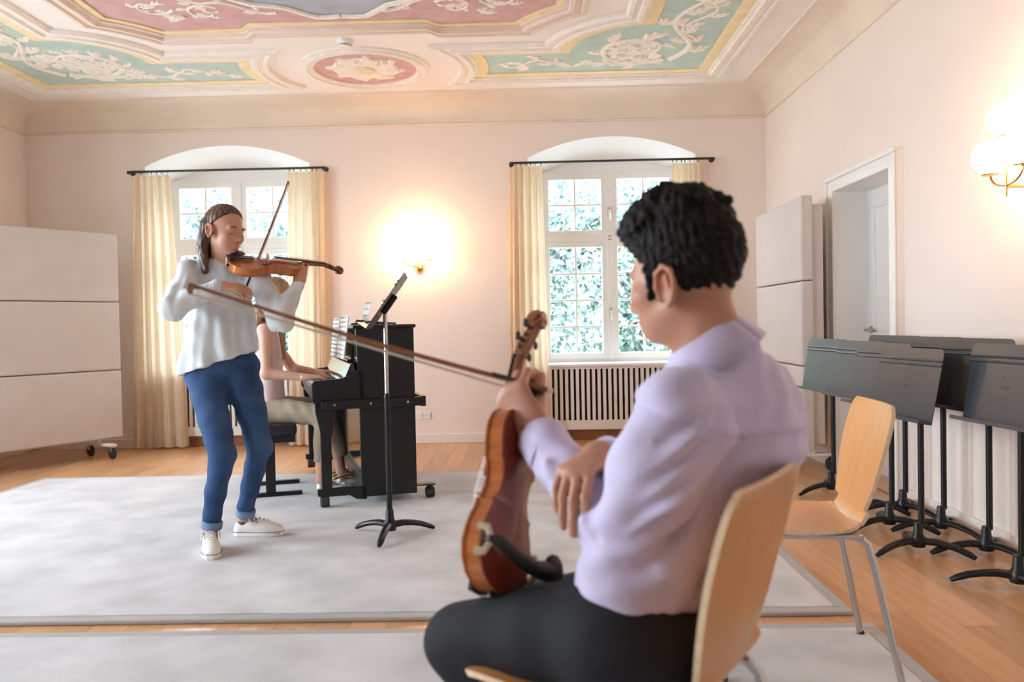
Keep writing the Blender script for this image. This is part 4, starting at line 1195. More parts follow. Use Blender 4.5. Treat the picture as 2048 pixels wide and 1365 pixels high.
    if shoulder_rest:
        sr = empty('shoulder_rest', (0, 0, 0), parent=r)
        MB().tube([(0.070, -0.108, -0.018), (0.072, -0.085, -0.030), (0.060, -0.03, -0.040), (0.055, 0.03, -0.046), (0.062, 0.08, -0.052), (0.070, 0.125, -0.046)], [0.006, 0.011, 0.013, 0.015, 0.020, 0.012], 10, flat=((1, 0, 0), 1.0)).build('padded_bar', 'rubber', sr, smooth=True)
        MB().ball((0.066, 0.100, -0.056), (0.034, 0.036, 0.016), 16, 10).build('pad', 'rubber', sr, smooth=True)
        for y in (-0.103, 0.105):
            for dx in (-0.022, 0.022):
                MB().tube([(0.070, y * 0.95, -0.022), (0.070 + dx, y, -0.012), (0.070 + dx, y * 1.03, 0.004)], [0.005, 0.007, 0.009], 10).build('rubber_foot', 'cream_rubber', sr, smooth=True)
    return r
def bow(p0, p1, hair_dir, label):
    """p0 button end, p1 tip"""
    p0, p1 = Vector(p0), Vector(p1); d = p1 - p0; L = d.length
    r = empty('violin_bow', p0, label=label, cat='bow', group='violin bows')
    r.rotation_euler = frame(d, -Vector(hair_dir)).to_euler()
    pts = []
    for i in range(13):
        t = i / 12; pts.append((0.012 + (L - 0.016) * t, 0, -0.009 * math.sin(PI * t)))
    MB().tube(pts, [0.0054 - 0.0017 * i / 12 for i in range(13)], 10).build('stick', 'bow_wood', r, smooth=True)
    MB().lathe([(0.0035, 0.0), (0.0048, 0.002), (0.0048, 0.012), (0.004, 0.013)], (0, 0, 0), 12, 'x').build('screw_button', 'string_steel', r, smooth=True)
    MB().prism([(0.018, -0.003), (0.070, -0.003), (0.066, -0.012), (0.052, -0.022), (0.018, -0.024)], -0.0065, 0.0065, 'y').build('frog', 'ebony', r, bevel=0.002)
    MB().tube([(0.072, 0, -0.001), (0.125, 0, -0.002)], 0.0052, 10).build('grip', 'rubber', r, smooth=True)
    MB().prism([(L - 0.030, -0.002), (L - 0.002, -0.001), (L, -0.010), (L - 0.006, -0.021), (L - 0.012, -0.019), (L - 0.014, -0.008)], -0.004, 0.004, 'y').build('tip_head', 'bow_wood', r, bevel=0.001)
    MB().box(0.060, L - 0.008, -0.0048, 0.0048, -0.0208, -0.0196).build('hair_ribbon', 'horse_hair', r)
    return r
# ================================================================== PEOPLE
V3 = lambda *a: np.array(a, float)
def axes(f, u=(0, 0, 1)):
    f = nrm(f); u = np.array(u, float); u = nrm(u - f * u.dot(f)); l = np.cross(u, f)
    return f, l, u
def head_prims(o, f, u, s=1.0, male=False, nb=None, neck_r=0.052, chin=0.0, ear=0.0):
    f, l, u = axes(f, u); R = [f, l, u]; o = np.array(o, float)
    W = lambda x, y, z: o + s * (x * f + y * l + z * u)
    E = lambda c, r, k=0.012, op='u': ell(W(*c), [v * s for v in r], R, k * s, op)
    C = lambda a, b, r1, r2, k=0.01, op='u': cap(W(*a), W(*b), r1 * s, r2 * s, k=k * s, op=op)
    jw = 0.050 if male else 0.044
    p = [E((-0.012, 0, 0.036), (0.098, 0.077, 0.088)), E((0.040, 0, -0.028), (0.058, 0.060, 0.082), 0.02), E((0.03, 0, -0.06), (0.055, jw, 0.045), 0.02),
         C((-0.005, jw, -0.045), (0.066, 0.012, -0.100 + chin), 0.017, 0.015, 0.018), C((-0.005, -jw, -0.045), (0.066, -0.012, -0.100 + chin), 0.017, 0.015, 0.018),
         E((0.074, 0, -0.100 + chin), (0.019, 0.022, 0.017), 0.014),
         E((0.078, 0, 0.022), (0.018, 0.050, 0.014), 0.016),
         E((0.062, 0.040, -0.022), (0.026, 0.022, 0.020), 0.02), E((0.062, -0.040, -0.022), (0.026, 0.022, 0.020), 0.02)]
    for sg in (1, -1): p.append(E((0.100, sg * 0.031, 0.001), (0.016, 0.018, 0.012), 0.012, 's'))
    for sg in (1, -1): p.append(E((0.078, sg * 0.031, -0.001), (0.0135, 0.0150, 0.0115), 0.004))
    p += [C((0.088, 0, 0.012), (0.113, 0, -0.030), 0.0075, 0.0095, 0.010), E((0.112, 0, -0.034), (0.0105, 0.0105, 0.0085), 0.006)]
    for sg in (1, -1): p.append(E((0.101, sg * 0.0125, -0.037), (0.011, 0.0075, 0.0075), 0.006))
    p += [E((0.092, 0, -0.0625), (0.0125, 0.023, 0.0065), 0.006), E((0.089, 0, -0.0755), (0.0125, 0.019, 0.0075), 0.006),
          C((0.106, 0.020, -0.0685), (0.106, -0.020, -0.0685), 0.0022, 0.0022, 0.004, 's')]
    for sg in (1, -1):
        es = 1.12 if male else 1.0
        ez = -0.008 - ear
        p += [E((-0.010, sg * 0.078, ez), (0.017 * es, 0.008, 0.028 * es), 0.008)]
        rim = [(0.004, 0.083, -0.020), (0.007, 0.086, 0.002), (0.002, 0.089, 0.022), (-0.012, 0.092, 0.031), (-0.026, 0.094, 0.022), (-0.029, 0.093, 0.004), (-0.022, 0.089, -0.016), (-0.010, 0.085, -0.032), (-0.002, 0.082, -0.030)]
        rim = [(x * es, sg * y, ez + z * es) for x, y, z in rim]
        for a, b in zip(rim[:-1], rim[1:]): p.append(C(a, b, 0.0048, 0.0048, 0.004))
        p += [C((-0.014 * es, sg * 0.088, ez + 0.018), (-0.016 * es, sg * 0.087, ez - 0.008), 0.005, 0.004, 0.004), E((-0.004, sg * 0.088, ez - 0.004), (0.008, 0.007, 0.012), 0.005, 's')]
    if nb is not None:
        p += [cap(W(-0.022, 0, -0.05), nb, neck_r, neck_r * 1.1, k=0.025), cap(W(0.02, 0, -0.075), np.array(nb) + 0.035 * f * [1, 1, 0], 0.030, 0.035, k=0.03)]
    return p, W, R
def hand_prims(w, d, n, s, curls, scale=1.0, spread=0.06, thumb=None, k=0.004):
    """w wrist, d towards the fingers, n back of the hand, s thumb side; curls: 4 x 3 joint angles"""
    d = nrm(d); n = np.array(n, float); n = nrm(n - d * n.dot(d)); s0 = np.array(s, float); s = np.cross(d, n)
    if s.dot(s0) < 0: s = -s
    w = np.array(w, float); q = scale
    p = [cap(w, w + d * 0.03 * q, 0.026 * q, 0.028 * q, n, 0.68, 0.02),
         cap(w + d * 0.035 * q + s * 0.014 * q, w + d * 0.080 * q + s * 0.021 * q, 0.021 * q, 0.017 * q, n, 0.62, 0.012),
         cap(w + d * 0.035 * q - s * 0.010 * q, w + d * 0.078 * q - s * 0.019 * q, 0.021 * q, 0.016 * q, n, 0.62, 0.012),
         cap(w + d * 0.05 * q, w + d * 0.085 * q, 0.020 * q, 0.018 * q, n, 0.6, 0.012)]
    base = (0.030, 0.010, -0.010, -0.029); bl = (0.084, 0.089, 0.085, 0.076)
    ln = ((0.043, 0.026, 0.020), (0.047, 0.030, 0.021), (0.043, 0.028, 0.020), (0.034, 0.021, 0.018))
    rd = (0.0088, 0.0092, 0.0087, 0.0076)
    for i in range(4):
        pt = w + d * bl[i] * q + s * base[i] * q
        fan = (1.5 - i) * spread
        ang = 0.0
        for j in range(3):
            ang += curls[i][j]
            dr = nrm(d * math.cos(ang) - n * math.sin(ang) + s * fan * math.cos(ang))
            e = pt + dr * ln[i][j] * q
            r0 = rd[i] * q * (1 - 0.08 * j)
            p.append(cap(pt, e, r0, r0 * 0.92, k=k)); pt = e
    t = thumb or ((0.7, 0.6, -0.35), (0.9, 0.2, -0.3))
    pt = w + d * 0.022 * q + s * 0.022 * q - n * 0.006 * q
    for j, (v, L, r) in enumerate(((t[0], 0.046, 0.0130), (t[0], 0.034, 0.0105), (t[1], 0.027, 0.0092))):
        dr = nrm(d * v[0] + s * v[1] + n * v[2]); e = pt + dr * L * q
        p.append(cap(pt, e, r * q, r * 0.9 * q, k=0.012 if j == 0 else 0.005)); pt = e
    return p
def skin_color(base, W=None, lips=(0.62, 0.22, 0.19), blush=None):
    def fn(V):
        c = np.tile(np.array(base), (len(V), 1))
        if W is not None:
            m = np.exp(-(((V - W(0.100, 0, -0.0625)) / 0.010) ** 2).sum(1)) + np.exp(-(((V - W(0.097, 0, -0.075)) / 0.011) ** 2).sum(1))
            m = np.clip(m * 1.1, 0, 1)[:, None]; c = c * (1 - m) + np.array(lips) * m
            for sg in (1, -1):
                m = 0.45 * np.exp(-(((V - W(0.065, sg * 0.05, -0.025)) / 0.028) ** 2).sum(1))[:, None]
                m2 = 0.5 * np.exp(-(((V - W(-0.01, sg * 0.09, -0.008)) / 0.028) ** 2).sum(1))[:, None]
                c = c * (1 - m) + np.array((base[0], base[1] * 0.72, base[2] * 0.68)) * m
                c = c * (1 - m2) + np.array((base[0] * 1.05, base[1] * 0.62, base[2] * 0.5)) * m2
        return c
    return fn
def folds(seed, amp=0.004, freq=26, direction=(0.3, 0.2, 1)):
    rg = np.random.default_rng(seed); ks = [rg.normal(size=3) * freq * (0.5 + 0.4 * i) / 2 for i in range(4)]; ph = rg.uniform(0, 6, 4)
    dd = nrm(direction)
    def fn(V, N):
        a = np.zeros(len(V))
        for i in range(4): a += np.sin(V @ ks[i] + ph[i] + 1.5 * np.sin(V @ ks[(i + 1) % 4] * 0.6)) / (1 + 0.6 * i)
        a += 0.8 * np.sin(V @ dd * freq * 1.6 + 2.0 * np.sin(V @ ks[0] * 0.7))
        return N * (a * amp * 0.5)[:, None]
    return fn
def shoe(parent, origin, loc, ang, kind='sneaker', L=0.262):
    """heel at loc, toe direction ang"""
    c, s = math.cos(ang), math.sin(ang)
    T = lambda x, y, z: (loc[0] + x * c - y * s - origin[0], loc[1] + x * s + y * c - origin[1], loc[2] + z - origin[2])
    W = lambda x, y, z: np.array((loc[0] + x * c - y * s, loc[1] + x * s + y * c, loc[2] + z))
    out = [(0.0, 0.0), (0.008, -0.022), (0.03, -0.032), (0.08, -0.033), (0.13, -0.038), (0.18, -0.045), (0.22, -0.042), (0.25, -0.026), (L, 0.0), (0.252, 0.022), (0.225, 0.036), (0.18, 0.040), (0.12, 0.033), (0.07, 0.031), (0.03, 0.031), (0.008, 0.022)]
    sh = empty('shoe', (0, 0, 0), parent=parent)
    if kind == 'sneaker':
        P = [T(x, y, 0.0) for x, y in out]; Q = [T(x, y, 0.030 if x > 0.02 else 0.032) for x, y in out]
        m = MB(); n = len(out)
        m.add(P + Q, [tuple(range(n))[::-1], tuple(range(n, 2 * n))] + [(i, (i + 1) % n, n + (i + 1) % n, n + i) for i in range(n)])
        m.build('sole', 'sneaker_rubber', sh, bevel=0.004)
        st = MB(); st.tube([T(x * 1.006 - 0.001, y * 1.03, 0.0235) for x, y in out + out[:1]], 0.0016, 5, caps=False); st.build('sole_stripe', 'sock_grey', sh)
        up = [ell(W(0.205, -0.002, 0.034), (0.052, 0.040, 0.026), [[c, s, 0], [-s, c, 0], [0, 0, 1]], 0.02), cap(W(0.06, 0, 0.040), W(0.17, -0.002, 0.040), 0.034, 0.036, (0, 0, 1), 0.9, 0.03),
              cap(W(0.034, 0, 0.032), W(0.036, 0, 0.046), 0.031, 0.030, k=0.02), cap(W(0.090, 0, 0.060), W(0.15, 0, 0.050), 0.025, 0.024, k=0.03),
              cut(W(0, 0, 0.016), (0, 0, -1)), cap(W(0.046, 0, 0.088), W(0.042, 0, 0.13), 0.027, 0.03, k=0.008, op='s')]
        sdf_object('upper', up, 0.004, 'sneaker_canvas', sh, origin)
        sdf_object('toe_cap', [ell(W(0.226, -0.002, 0.030), (0.034, 0.037, 0.023), [[c, s, 0], [-s, c, 0], [0, 0, 1]], 0.01), cut(W(0, 0, 0.012), (0, 0, -1))], 0.004, 'sneaker_rubber', sh, origin)
        for i in range(5):
            x = 0.090 + 0.021 * i; z = 0.102 - 0.0062 * i
            MB().tube([T(x + 0.006, -0.024, z - 0.014), T(x, -0.01, z), T(x + 0.004, 0.01, z + 0.001), T(x - 0.004, 0.024, z - 0.014)], 0.0036, 6).build('lace', 'sneaker_rubber', sh, smooth=True)
            for sg in (-1, 1): MB().ball(T(x + 0.002, sg * 0.027, z - 0.016), 0.0035, 8, 5).build('eyelet', 'sock_grey', sh)
        for sg in (-1, 1): MB().tube([T(0.088, 0, 0.096), T(0.085, sg * 0.02, 0.106), T(0.095, sg * 0.040, 0.092), T(0.11, sg * 0.043, 0.06)], 0.003, 6).build('lace', 'sneaker_rubber', sh, smooth=True)
    else:
        mt = 'shoe_silver' if kind == 'ballet' else 'belt_black'
        hgt = 0.028 if kind == 'ballet' else 0.05
        up = [ell(W(0.19, 0, 0.022), (0.068, 0.040, 0.026), [[c, s, 0], [-s, c, 0], [0, 0, 1]], 0.02), cap(W(0.04, 0, 0.028), W(0.16, 0, 0.026), 0.030, 0.035, (0, 0, 1), 0.9, 0.02),
              cap(W(0.034, 0, 0.028), W(0.036, 0, 0.028 + hgt * 0.5), 0.029, 0.028, k=0.015), cut(W(0, 0, 0.004), (0, 0, -1))]
        if kind == 'ballet': up += [cap(W(0.055, 0, 0.060), W(0.155, 0, 0.052), 0.026, 0.024, k=0.006, op='s')]
        sdf_object('upper', up, 0.004, mt, sh, origin)
        if kind == 'ballet':
            for sg in (-1, 1): MB().ball(T(0.185, sg * 0.012, 0.050), 0.010, 10, 6).build('bow_knot', mt, sh, smooth=True)
    return sh

# ------------------------------------------------------------------ the standing violinist
O = (-1.50, 3.98, 0.021)
woman = empty('person', O, label='woman standing in pale blouse and blue jeans, playing the violin', cat='person')
Rsh, Rel, Rwr = V3(-1.648, 3.99, 1.352), V3(-1.640, 3.775, 1.185), V3(-1.447, 3.83, 1.283)
Lsh, Lel, Lwr = V3(-1.375, 4.10, 1.350), V3(-1.193, 3.935, 1.130), V3(-1.140, 4.075, 1.300)
pel, chest, nb = V3(-1.532, 4.06, 0.92), V3(-1.515, 4.05, 1.22), V3(-1.508, 4.045, 1.385)
hipR, kneR, ankR = V3(-1.612, 4.03, 0.87), V3(-1.470, 3.865, 0.475), V3(-1.545, 3.895, 0.105)
hipL, kneL, ankL = V3(-1.452, 4.09, 0.87), V3(-1.335, 4.005, 0.492), V3(-1.470, 4.145, 0.110)
front = nrm((0.40, -0.92, 0)); side = nrm((0.92, 0.40, 0))
hp, HW, HR = head_prims((-1.478, 4.00, 1.556), (0.86, -0.44, -0.16), (0.10, 0.05, 1), 0.985, False, nb + [0, 0, -0.02], 0.047)
violin_d = nrm(V3(-0.975, 4.28, 1.387) - V3(-1.441, 3.93, 1.388))
bowR = [[0.30, 0.55, 0.35], [0.40, 0.60, 0.4], [0.42, 0.6, 0.4], [0.35, 0.5, 0.35]]
grip = [[0.55, 1.05, 0.75], [0.45, 1.1, 0.8], [0.5, 1.1, 0.8], [0.4, 0.9, 0.7]]
bp = hp + [cap(Rsh, Lsh, 0.045, k=0.03), cap(chest + [0, 0, 0.06], pel, 0.125, 0.125, front, 0.66, 0.05), cap(Rsh, Rel, 0.042, 0.036, k=0.02), cap(Rel, Rwr, 0.036, 0.024, k=0.02),
           cap(Lsh, Lel, 0.042, 0.036, k=0.02), cap(Lel, Lwr, 0.036, 0.024, k=0.02),
           cap(hipR, kneR, 0.065, 0.040, k=0.02), cap(kneR, ankR + [0, 0, 0.035], 0.037, 0.029, k=0.01), cap(ankR + [0, 0, 0.035], ankR, 0.029, 0.028, k=0.01), cap(hipL, kneL, 0.065, 0.040, k=0.02), cap(kneL, ankL + [0, 0, 0.035], 0.037, 0.029, k=0.01), cap(ankL + [0, 0, 0.035], ankL, 0.029, 0.028, k=0.01),
           cap(ankR, ankR + V3(0.05, -0.12, -0.055), 0.028, 0.022, k=0.02), cap(ankL, ankL + V3(0.12, 0, -0.055), 0.028, 0.022, k=0.02)]
bp += hand_prims(Rwr, (0.97, 0.12, -0.12), (0.25, -0.50, 0.80), (0.3, 0.7, 0.6), bowR, 0.94, thumb=((0.75, 0.15, -0.65), (0.8, -0.2, -0.6)))
bp += hand_prims(Lwr, (0.05, 0.33, 0.94), (0.45, -0.85, 0.25), (0.8, 0.5, 0.0), grip, 0.94, 0.14, thumb=((0.9, 0.25, -0.75), (1.0, 0.1, -0.3)))
sdf_object('body', bp, 0.0046, 'skin', woman, O, color=skin_color((0.56, 0.285, 0.19), HW))
# hair, gathered at the back and falling to the shoulders
ha = [ell(HW(-0.016, 0, 0.044), (0.102, 0.083, 0.093), HR, 0.01), cut(HW(0.026, 0, 0.060), HR[0] * 0.72 - HR[2] * 0.69), ell(HW(-0.046, 0, 0.010), (0.066, 0.079, 0.092), HR, 0.02)]
for i in range(9):
    t = -1 + 2 * i / 8
    a = HW(-0.062 - 0.022 * (1 - t * t), 0.068 * t, 0.02); b = HW(-0.070 - 0.03 * (1 - t * t), 0.060 * t, -0.095)
    e = np.array((-1.575 + 0.035 * abs(t) - 0.012, 4.01 + (-0.075 if t < 0 else 0.075) * abs(t), 1.372 + 0.012 * math.sin(5 * i)))
    ha += [cap(a, b, 0.028, 0.026, k=0.012), cap(b, e, 0.026, 0.014, k=0.012)]
def hair_wave(V, N):
    q = np.sin((V - HW(0, 0, 0)) @ np.array(HR[1]) * 420 + 4 * np.sin(V[:, 2] * 18)) + 0.7 * np.sin((V - HW(0, 0, 0)) @ np.array(HR[0]) * 310 + 3 * np.sin(V[:, 2] * 23))
    return N * (q * 0.0013)[:, None]
sdf_object('hair', ha, 0.0045, 'hair_brown', woman, O, post=hair_wave)
def brow_and_lash(parent, W, org, mt, sides=(1, -1)):
    o = np.array(org)
    for sg in sides:
        MB().tube([tuple(W(0.098 - 0.02 * abs(t - 0.3) ** 1.6, sg * (0.016 + 0.034 * t), 0.0225 + 0.006 * math.sin(PI * t)) - o) for t in (0, .25, .5, .75, 1)], [0.0025, 0.0034, 0.0032, 0.0026, 0.0012], 6).build('eyebrow', mt, parent, smooth=True)
        MB().tube([tuple(W(0.0935 - 0.011 * (2 * t - 1) ** 2, sg * (0.018 + 0.027 * t), -0.0065 - 0.002 * math.sin(PI * t)) - o) for t in (0, .25, .5, .75, 1)], 0.0015, 5).build('eyelash', mt, parent, smooth=True)
brow_and_lash(woman, HW, O, 'hair_brown')
# blouse
bl = [cap(chest + [0, 0, 0.075], pel + [0.0, -0.01, -0.035], 0.138, 0.194, front, 0.70, 0.05), cap(Rsh - [0, 0, 0.008], Lsh - [0, 0, 0.008], 0.058, k=0.05), cap(nb - [0, 0, 0.035], nb - [0, 0, 0.01], 0.062, 0.056, k=0.03),
      cap(Rsh, Rel, 0.062, 0.060, k=0.03), cap(Rel, Rwr - (Rwr - Rel) * 0.10, 0.060, 0.038, k=0.02), cap(Lsh, Lel, 0.062, 0.058, k=0.03), cap(Lel, Lwr - (Lwr - Lel) * 0.12, 0.060, 0.042, k=0.02),
      ell(Lel + [0.0, -0.01, -0.008], (0.062, 0.060, 0.058), k=0.03),
      cut(V3(-1.51, 4.0, 0.918), (0.31, 0.02, -0.95), lo=(-1.9, 3.7, 0.6), hi=(-1.25, 4.4, 1.02))]
bo = folds(3, 0.011, 36, (0.5, 0.2, 0.8))
def blouse_post(V, N):
    q = V - (pel + 0.0); x = q @ side; y = q @ front; ang = np.arctan2(x, y)
    w = np.clip((1.24 - V[:, 2]) / 0.33, 0, 1) * np.clip((0.24 - np.abs(x)) / 0.03, 0, 1)
    pl = np.sin(ang * 7 + 1.3 * np.sin(V[:, 2] * 7)) * 0.011 + np.sin(ang * 13 + 2) * 0.005
    ck = np.clip(1 - np.abs(V[:, 2] - 1.27) / 0.07, 0, 1) * np.clip(1 - np.abs(x) / 0.10, 0, 1) * (y > 0)
    H = N * [1, 1, 0.15]; return H * (pl * w + 0.0035 * np.sin(x * 420) * ck)[:, None] + bo(V, N) * (1 - 0.7 * w)[:, None]
sdf_object('blouse', bl, 0.005, 'blouse_cloth', woman, O, post=blouse_post)
# jeans
je = [ell(pel + [0, 0, -0.005], (0.168, 0.118, 0.115), [side, front, (0, 0, 1)], 0.03), cap(hipR + [0, 0, -0.01], kneR, 0.091, 0.060, k=0.04), cap(kneR, ankR + [0, 0, 0.035], 0.059, 0.044, k=0.03),
      cap(hipL + [0, 0, -0.01], kneL, 0.090, 0.060, k=0.04), cap(kneL, ankL + [0, 0, 0.035], 0.059, 0.043, k=0.03),
      cut(ankR + [0, 0, 0.012], (0, 0, -1), lo=(-1.7, 3.7, 0.0), hi=(-1.505, 4.02, 0.25)), cut(ankL + [0, 0, 0.012], (0, 0, -1), lo=(-1.56, 4.03, 0.0), hi=(-1.3, 4.3, 0.25))]
sdf_object('jeans', je, 0.0055, 'denim', woman, O, post=folds(5, 0.0065, 38, (0.2, 0.3, 1)))
for an, kn in ((ankR, kneR), (ankL, kneL)):
    u = nrm(kn - an)
    MB().tube([tuple(an + u * t - np.array(O)) for t in (0.018, 0.022, 0.052, 0.056)], [0.044, 0.0485, 0.049, 0.045], 20).build('cuff', 'denim_cuff', woman, smooth=True)
    MB().tube([tuple(an + V3(0, 0, t) - np.array(O)) for t in (-0.06, -0.034, -0.014)], [0.027, 0.0300, 0.0325], 18).build('sock', 'sock_grey', woman, smooth=True)
shoe(woman, O, (-1.572, 3.945, 0.021), math.atan2(-0.91, 0.41))
shoe(woman, O, (-1.528, 4.145, 0.021), 0.0)
violin((-1.441, 3.93, 1.372), violin_d, (0.23, -0.34, 0.92), 'orange-brown violin tucked under the chin of the standing woman')
bow((-1.360, 3.880, 1.226), (-1.236, 4.275, 1.848), -V3(0.1, -0.75, 0.65), 'violin bow held upright by the standing woman')

# ------------------------------------------------------------------ the seated man
O = (0.17, 1.42, 0.021)
man = empty('person', O, label='dark-haired man in lilac shirt seated with his back to us', cat='person')
u1 = np.array((U1.x, U1.y, 0)); l1 = np.array((-U1.y, U1.x, 0)); l1 = -np.cross(u1, (0, 0, 1)); 
Lsh, Lel, Lwr = V3(0.238, 1.325, 0.940), V3(0.145, 1.338, 0.705), V3(0.010, 1.585, 0.862)
Rsh, Rel, Rwr = V3(0.465, 1.630, 0.935), V3(0.385, 1.72, 0.68), V3(0.122, 1.470, 0.838)
pel, chest, nb = V3(0.185, 1.405, 0.575), V3(0.325, 1.475, 0.83), V3(0.338, 1.475, 1.010)
hipL, kneL, ankL = V3(0.135, 1.350, 0.565), V3(-0.135, 1.545, 0.478), V3(0.03, 1.60, 0.10)
hipR, kneR, ankR = V3(0.225, 1.475, 0.555), V3(-0.02, 1.70, 0.470), V3(0.10, 1.80, 0.10)
sx = nrm(Rsh - Lsh); bk = nrm(np.cross(sx, (0, 0, 1)))
hp, HW, HR = head_prims((0.282, 1.482, 1.153), (-0.74, 0.64, -0.16), (0.02, 0.02, 1), 1.0, True, nb, 0.056, chin=0.016, ear=0.012)
fist = [[1.1, 1.45, 0.9], [1.1, 1.5, 0.95], [1.1, 1.5, 0.95], [1.05, 1.4, 0.9]]
drape = [[0.85, 0.45, 0.2], [0.95, 0.32, 0.12], [0.90, 0.38, 0.15], [0.85, 0.50, 0.25]]
bp = hp + [cap(Rsh - [0, 0, 0.012], Lsh - [0, 0, 0.012], 0.042, k=0.02), cap(chest + [0, 0, 0.02], pel, 0.115, 0.115, bk, 0.62, 0.03), cap(Rsh, Rel, 0.048, 0.042, k=0.02), cap(Rel, Rwr, 0.042, 0.028, k=0.02),
           cap(Lsh, Lel, 0.036, 0.018, k=0.01), cap(Lel, Lwr, 0.018, 0.028, k=0.01),
           cap(hipL, kneL, 0.055, 0.045, k=0.02), cap(kneL, ankL, 0.045, 0.035, k=0.02), cap(hipR, kneR, 0.055, 0.045, k=0.02), cap(kneR, ankR, 0.05, 0.035, k=0.02),
           cap(ankL, ankL + V3(-0.12, 0.06, -0.05), 0.03, 0.025, k=0.02), cap(ankR, ankR + V3(-0.12, 0.06, -0.05), 0.03, 0.025, k=0.02)]
bp += hand_prims(Lwr, (-0.50, 0.22, 0.84), (-0.45, -0.86, -0.12), (0.8, 0.3, 0.45), fist, 1.14, 0.0, thumb=((0.80, 0.20, -0.60), (0.6, -0.5, -0.6)))
bp += hand_prims(Rwr, (-0.52, -0.80, -0.14), (-0.12, -0.10, 0.95), (0.8, -0.5, 0.0), drape, 1.06, 0.03, thumb=((0.5, 0.8, -0.3), (0.8, 0.5, -0.3)))
sdf_object('body', bp, 0.0040, 'skin', man, O, color=skin_color((0.54, 0.265, 0.165), HW))
ha = [ell(HW(-0.012, 0, 0.046), (0.108, 0.087, 0.104), HR, 0.01), ell(HW(0.040, 0, 0.108), (0.070, 0.070, 0.048), HR, 0.03), cut(HW(-0.002, 0, -0.004), HR[0] * 0.68 - HR[2] * 0.74)]
for sg in (1, -1): ha += [cap(HW(0.022, sg * 0.074, 0.022), HW(0.026, sg * 0.071, -0.030), 0.012, 0.008, k=0.012)]
rg = np.random.default_rng(11)
for i in range(420):
    a = rg.uniform(-1, 1) * 1.5; e = rg.uniform(0.12, 1.5)
    x, y, z = math.cos(e) * math.cos(a), math.cos(e) * math.sin(a), math.sin(e)
    if i > 260: x, y, z = nrm((-abs(x) * rg.uniform(0.3, 1), y, z + 0.5))
    gr = (0.020 + 0.012 * rg.random()) if x > 0.1 else 0.005 + 0.010 * max(0, z)
    c = HW(-0.012 + (0.102 + gr) * x, (0.080 + 0.3 * gr) * y, 0.046 + (0.094 + gr) * z)
    if x > 0 and z < 0.42: continue
    ha.append(ell(c, [rg.uniform(0.009, 0.015)] * 3, k=0.006))
def curl(V, N):
    q = np.sin(V @ V3(210, 120, 160) + 3 * np.sin(V @ V3(-90, 130, 60))) + np.sin(V @ V3(-160, 190, 120) + 3 * np.sin(V @ V3(80, -60, 150)))
    return N * (q * 0.0017)[:, None]
sdf_object('hair', ha, 0.0038, 'hair_black', man, O, post=curl)
brow_and_lash(man, HW, O, 'hair_black', (1,))
sh = [cap(chest + [0.012, 0.0, 0.03], pel + [0.006, 0, 0.055], 0.140, 0.146, bk, 0.72, 0.05), cap(Rsh - [0, 0, 0.012], Lsh - [0, 0, 0.012], 0.062, k=0.06), cap(nb - [0.0, 0, 0.045], nb + [0, 0, 0.010], 0.082, 0.073, k=0.05),
      ell(chest + bk * 0.035 + [0.045, 0.03, 0.03], (0.130, 0.09, 0.13), [sx, bk, (0, 0, 1)], 0.05),
      cap(Rsh, Rel, 0.066, 0.058, k=0.03), cap(Rel, Rwr - (Rwr - Rel) * 0.08, 0.056, 0.038, k=0.02)]
sl = [cap(Lsh, Lel, 0.070, 0.056, k=0.012), cap(Lsh - [-0.03, 0.0, 0.05], Lel + [0.03, -0.005, 0.06], 0.062, 0.058, k=0.012), cap(Lel, Lwr - (Lwr - Lel) * 0.07, 0.056, 0.038, k=0.012)]
for q in sl[:1]: q['k'] = 0.010
sh += sl
def ridge(V, p, q, w, h):
    """a cloth fold along the segment p-q"""
    p, q = np.array(p), np.array(q); ab = q - p; t = np.clip((V - p) @ ab / (ab @ ab), 0, 1)
    d = np.linalg.norm(V - p - t[:, None] * ab, axis=1)
    return h * np.exp(-(d / w) ** 2) * np.sin(PI * np.clip(t, 0.02, 0.98)) ** 0.5
fo = folds(8, 0.0050, 30, (0.55, 0.1, 0.83)); fo2 = folds(9, 0.0035, 62, (-0.4, 0.3, 0.85))
rgf = np.random.default_rng(5); RID = []
RID.append((V3(0.362, 1.315, 0.885), V3(0.160, 1.300, 0.668), 0.011, -0.022))
arm_pit = Lsh + V3(0.075, -0.01, -0.075)
for i in range(9):      # folds raying from the armpit over back and waist
    a = -0.25 - 0.17 * i
    RID.append((arm_pit + V3(0.02, -0.05, 0), arm_pit + V3(math.cos(a) * 0.22 - 0.02, -0.02, math.sin(a) * 0.25), 0.011 + 0.004 * (i % 3), 0.010 * (1 if i % 2 else -0.8)))
for i in range(7):      # folds down the sleeve
    t0 = 0.05 + 0.12 * i; c = Lsh + (Lel - Lsh) * t0
    RID.append((c + V3(0.06, -0.06, 0.03), c + V3(-0.05, -0.07, -0.05 - 0.02 * (i % 2)), 0.010, 0.009 * (1 if i % 2 else -0.7)))
for i in range(6):      # across the crook and the forearm
    c = Lel + (Lwr - Lel) * (0.04 + 0.13 * i)
    RID.append((c + V3(-0.05, -0.03, 0.03), c + V3(0.05, -0.06, -0.03), 0.009, 0.009 * (1 if i % 2 else -0.7)))
for i in range(6):      # gathered over the belt
    c = pel + u1 * (0.12 - 0.05 * i) + l1 * 0.10 + V3(0, 0, 0.05)
    RID.append((c + V3(0, 0, -0.03), c + V3(0.03 + 0.01 * i, 0, 0.12), 0.010, 0.008 * (1 if i % 2 else -0.7)))
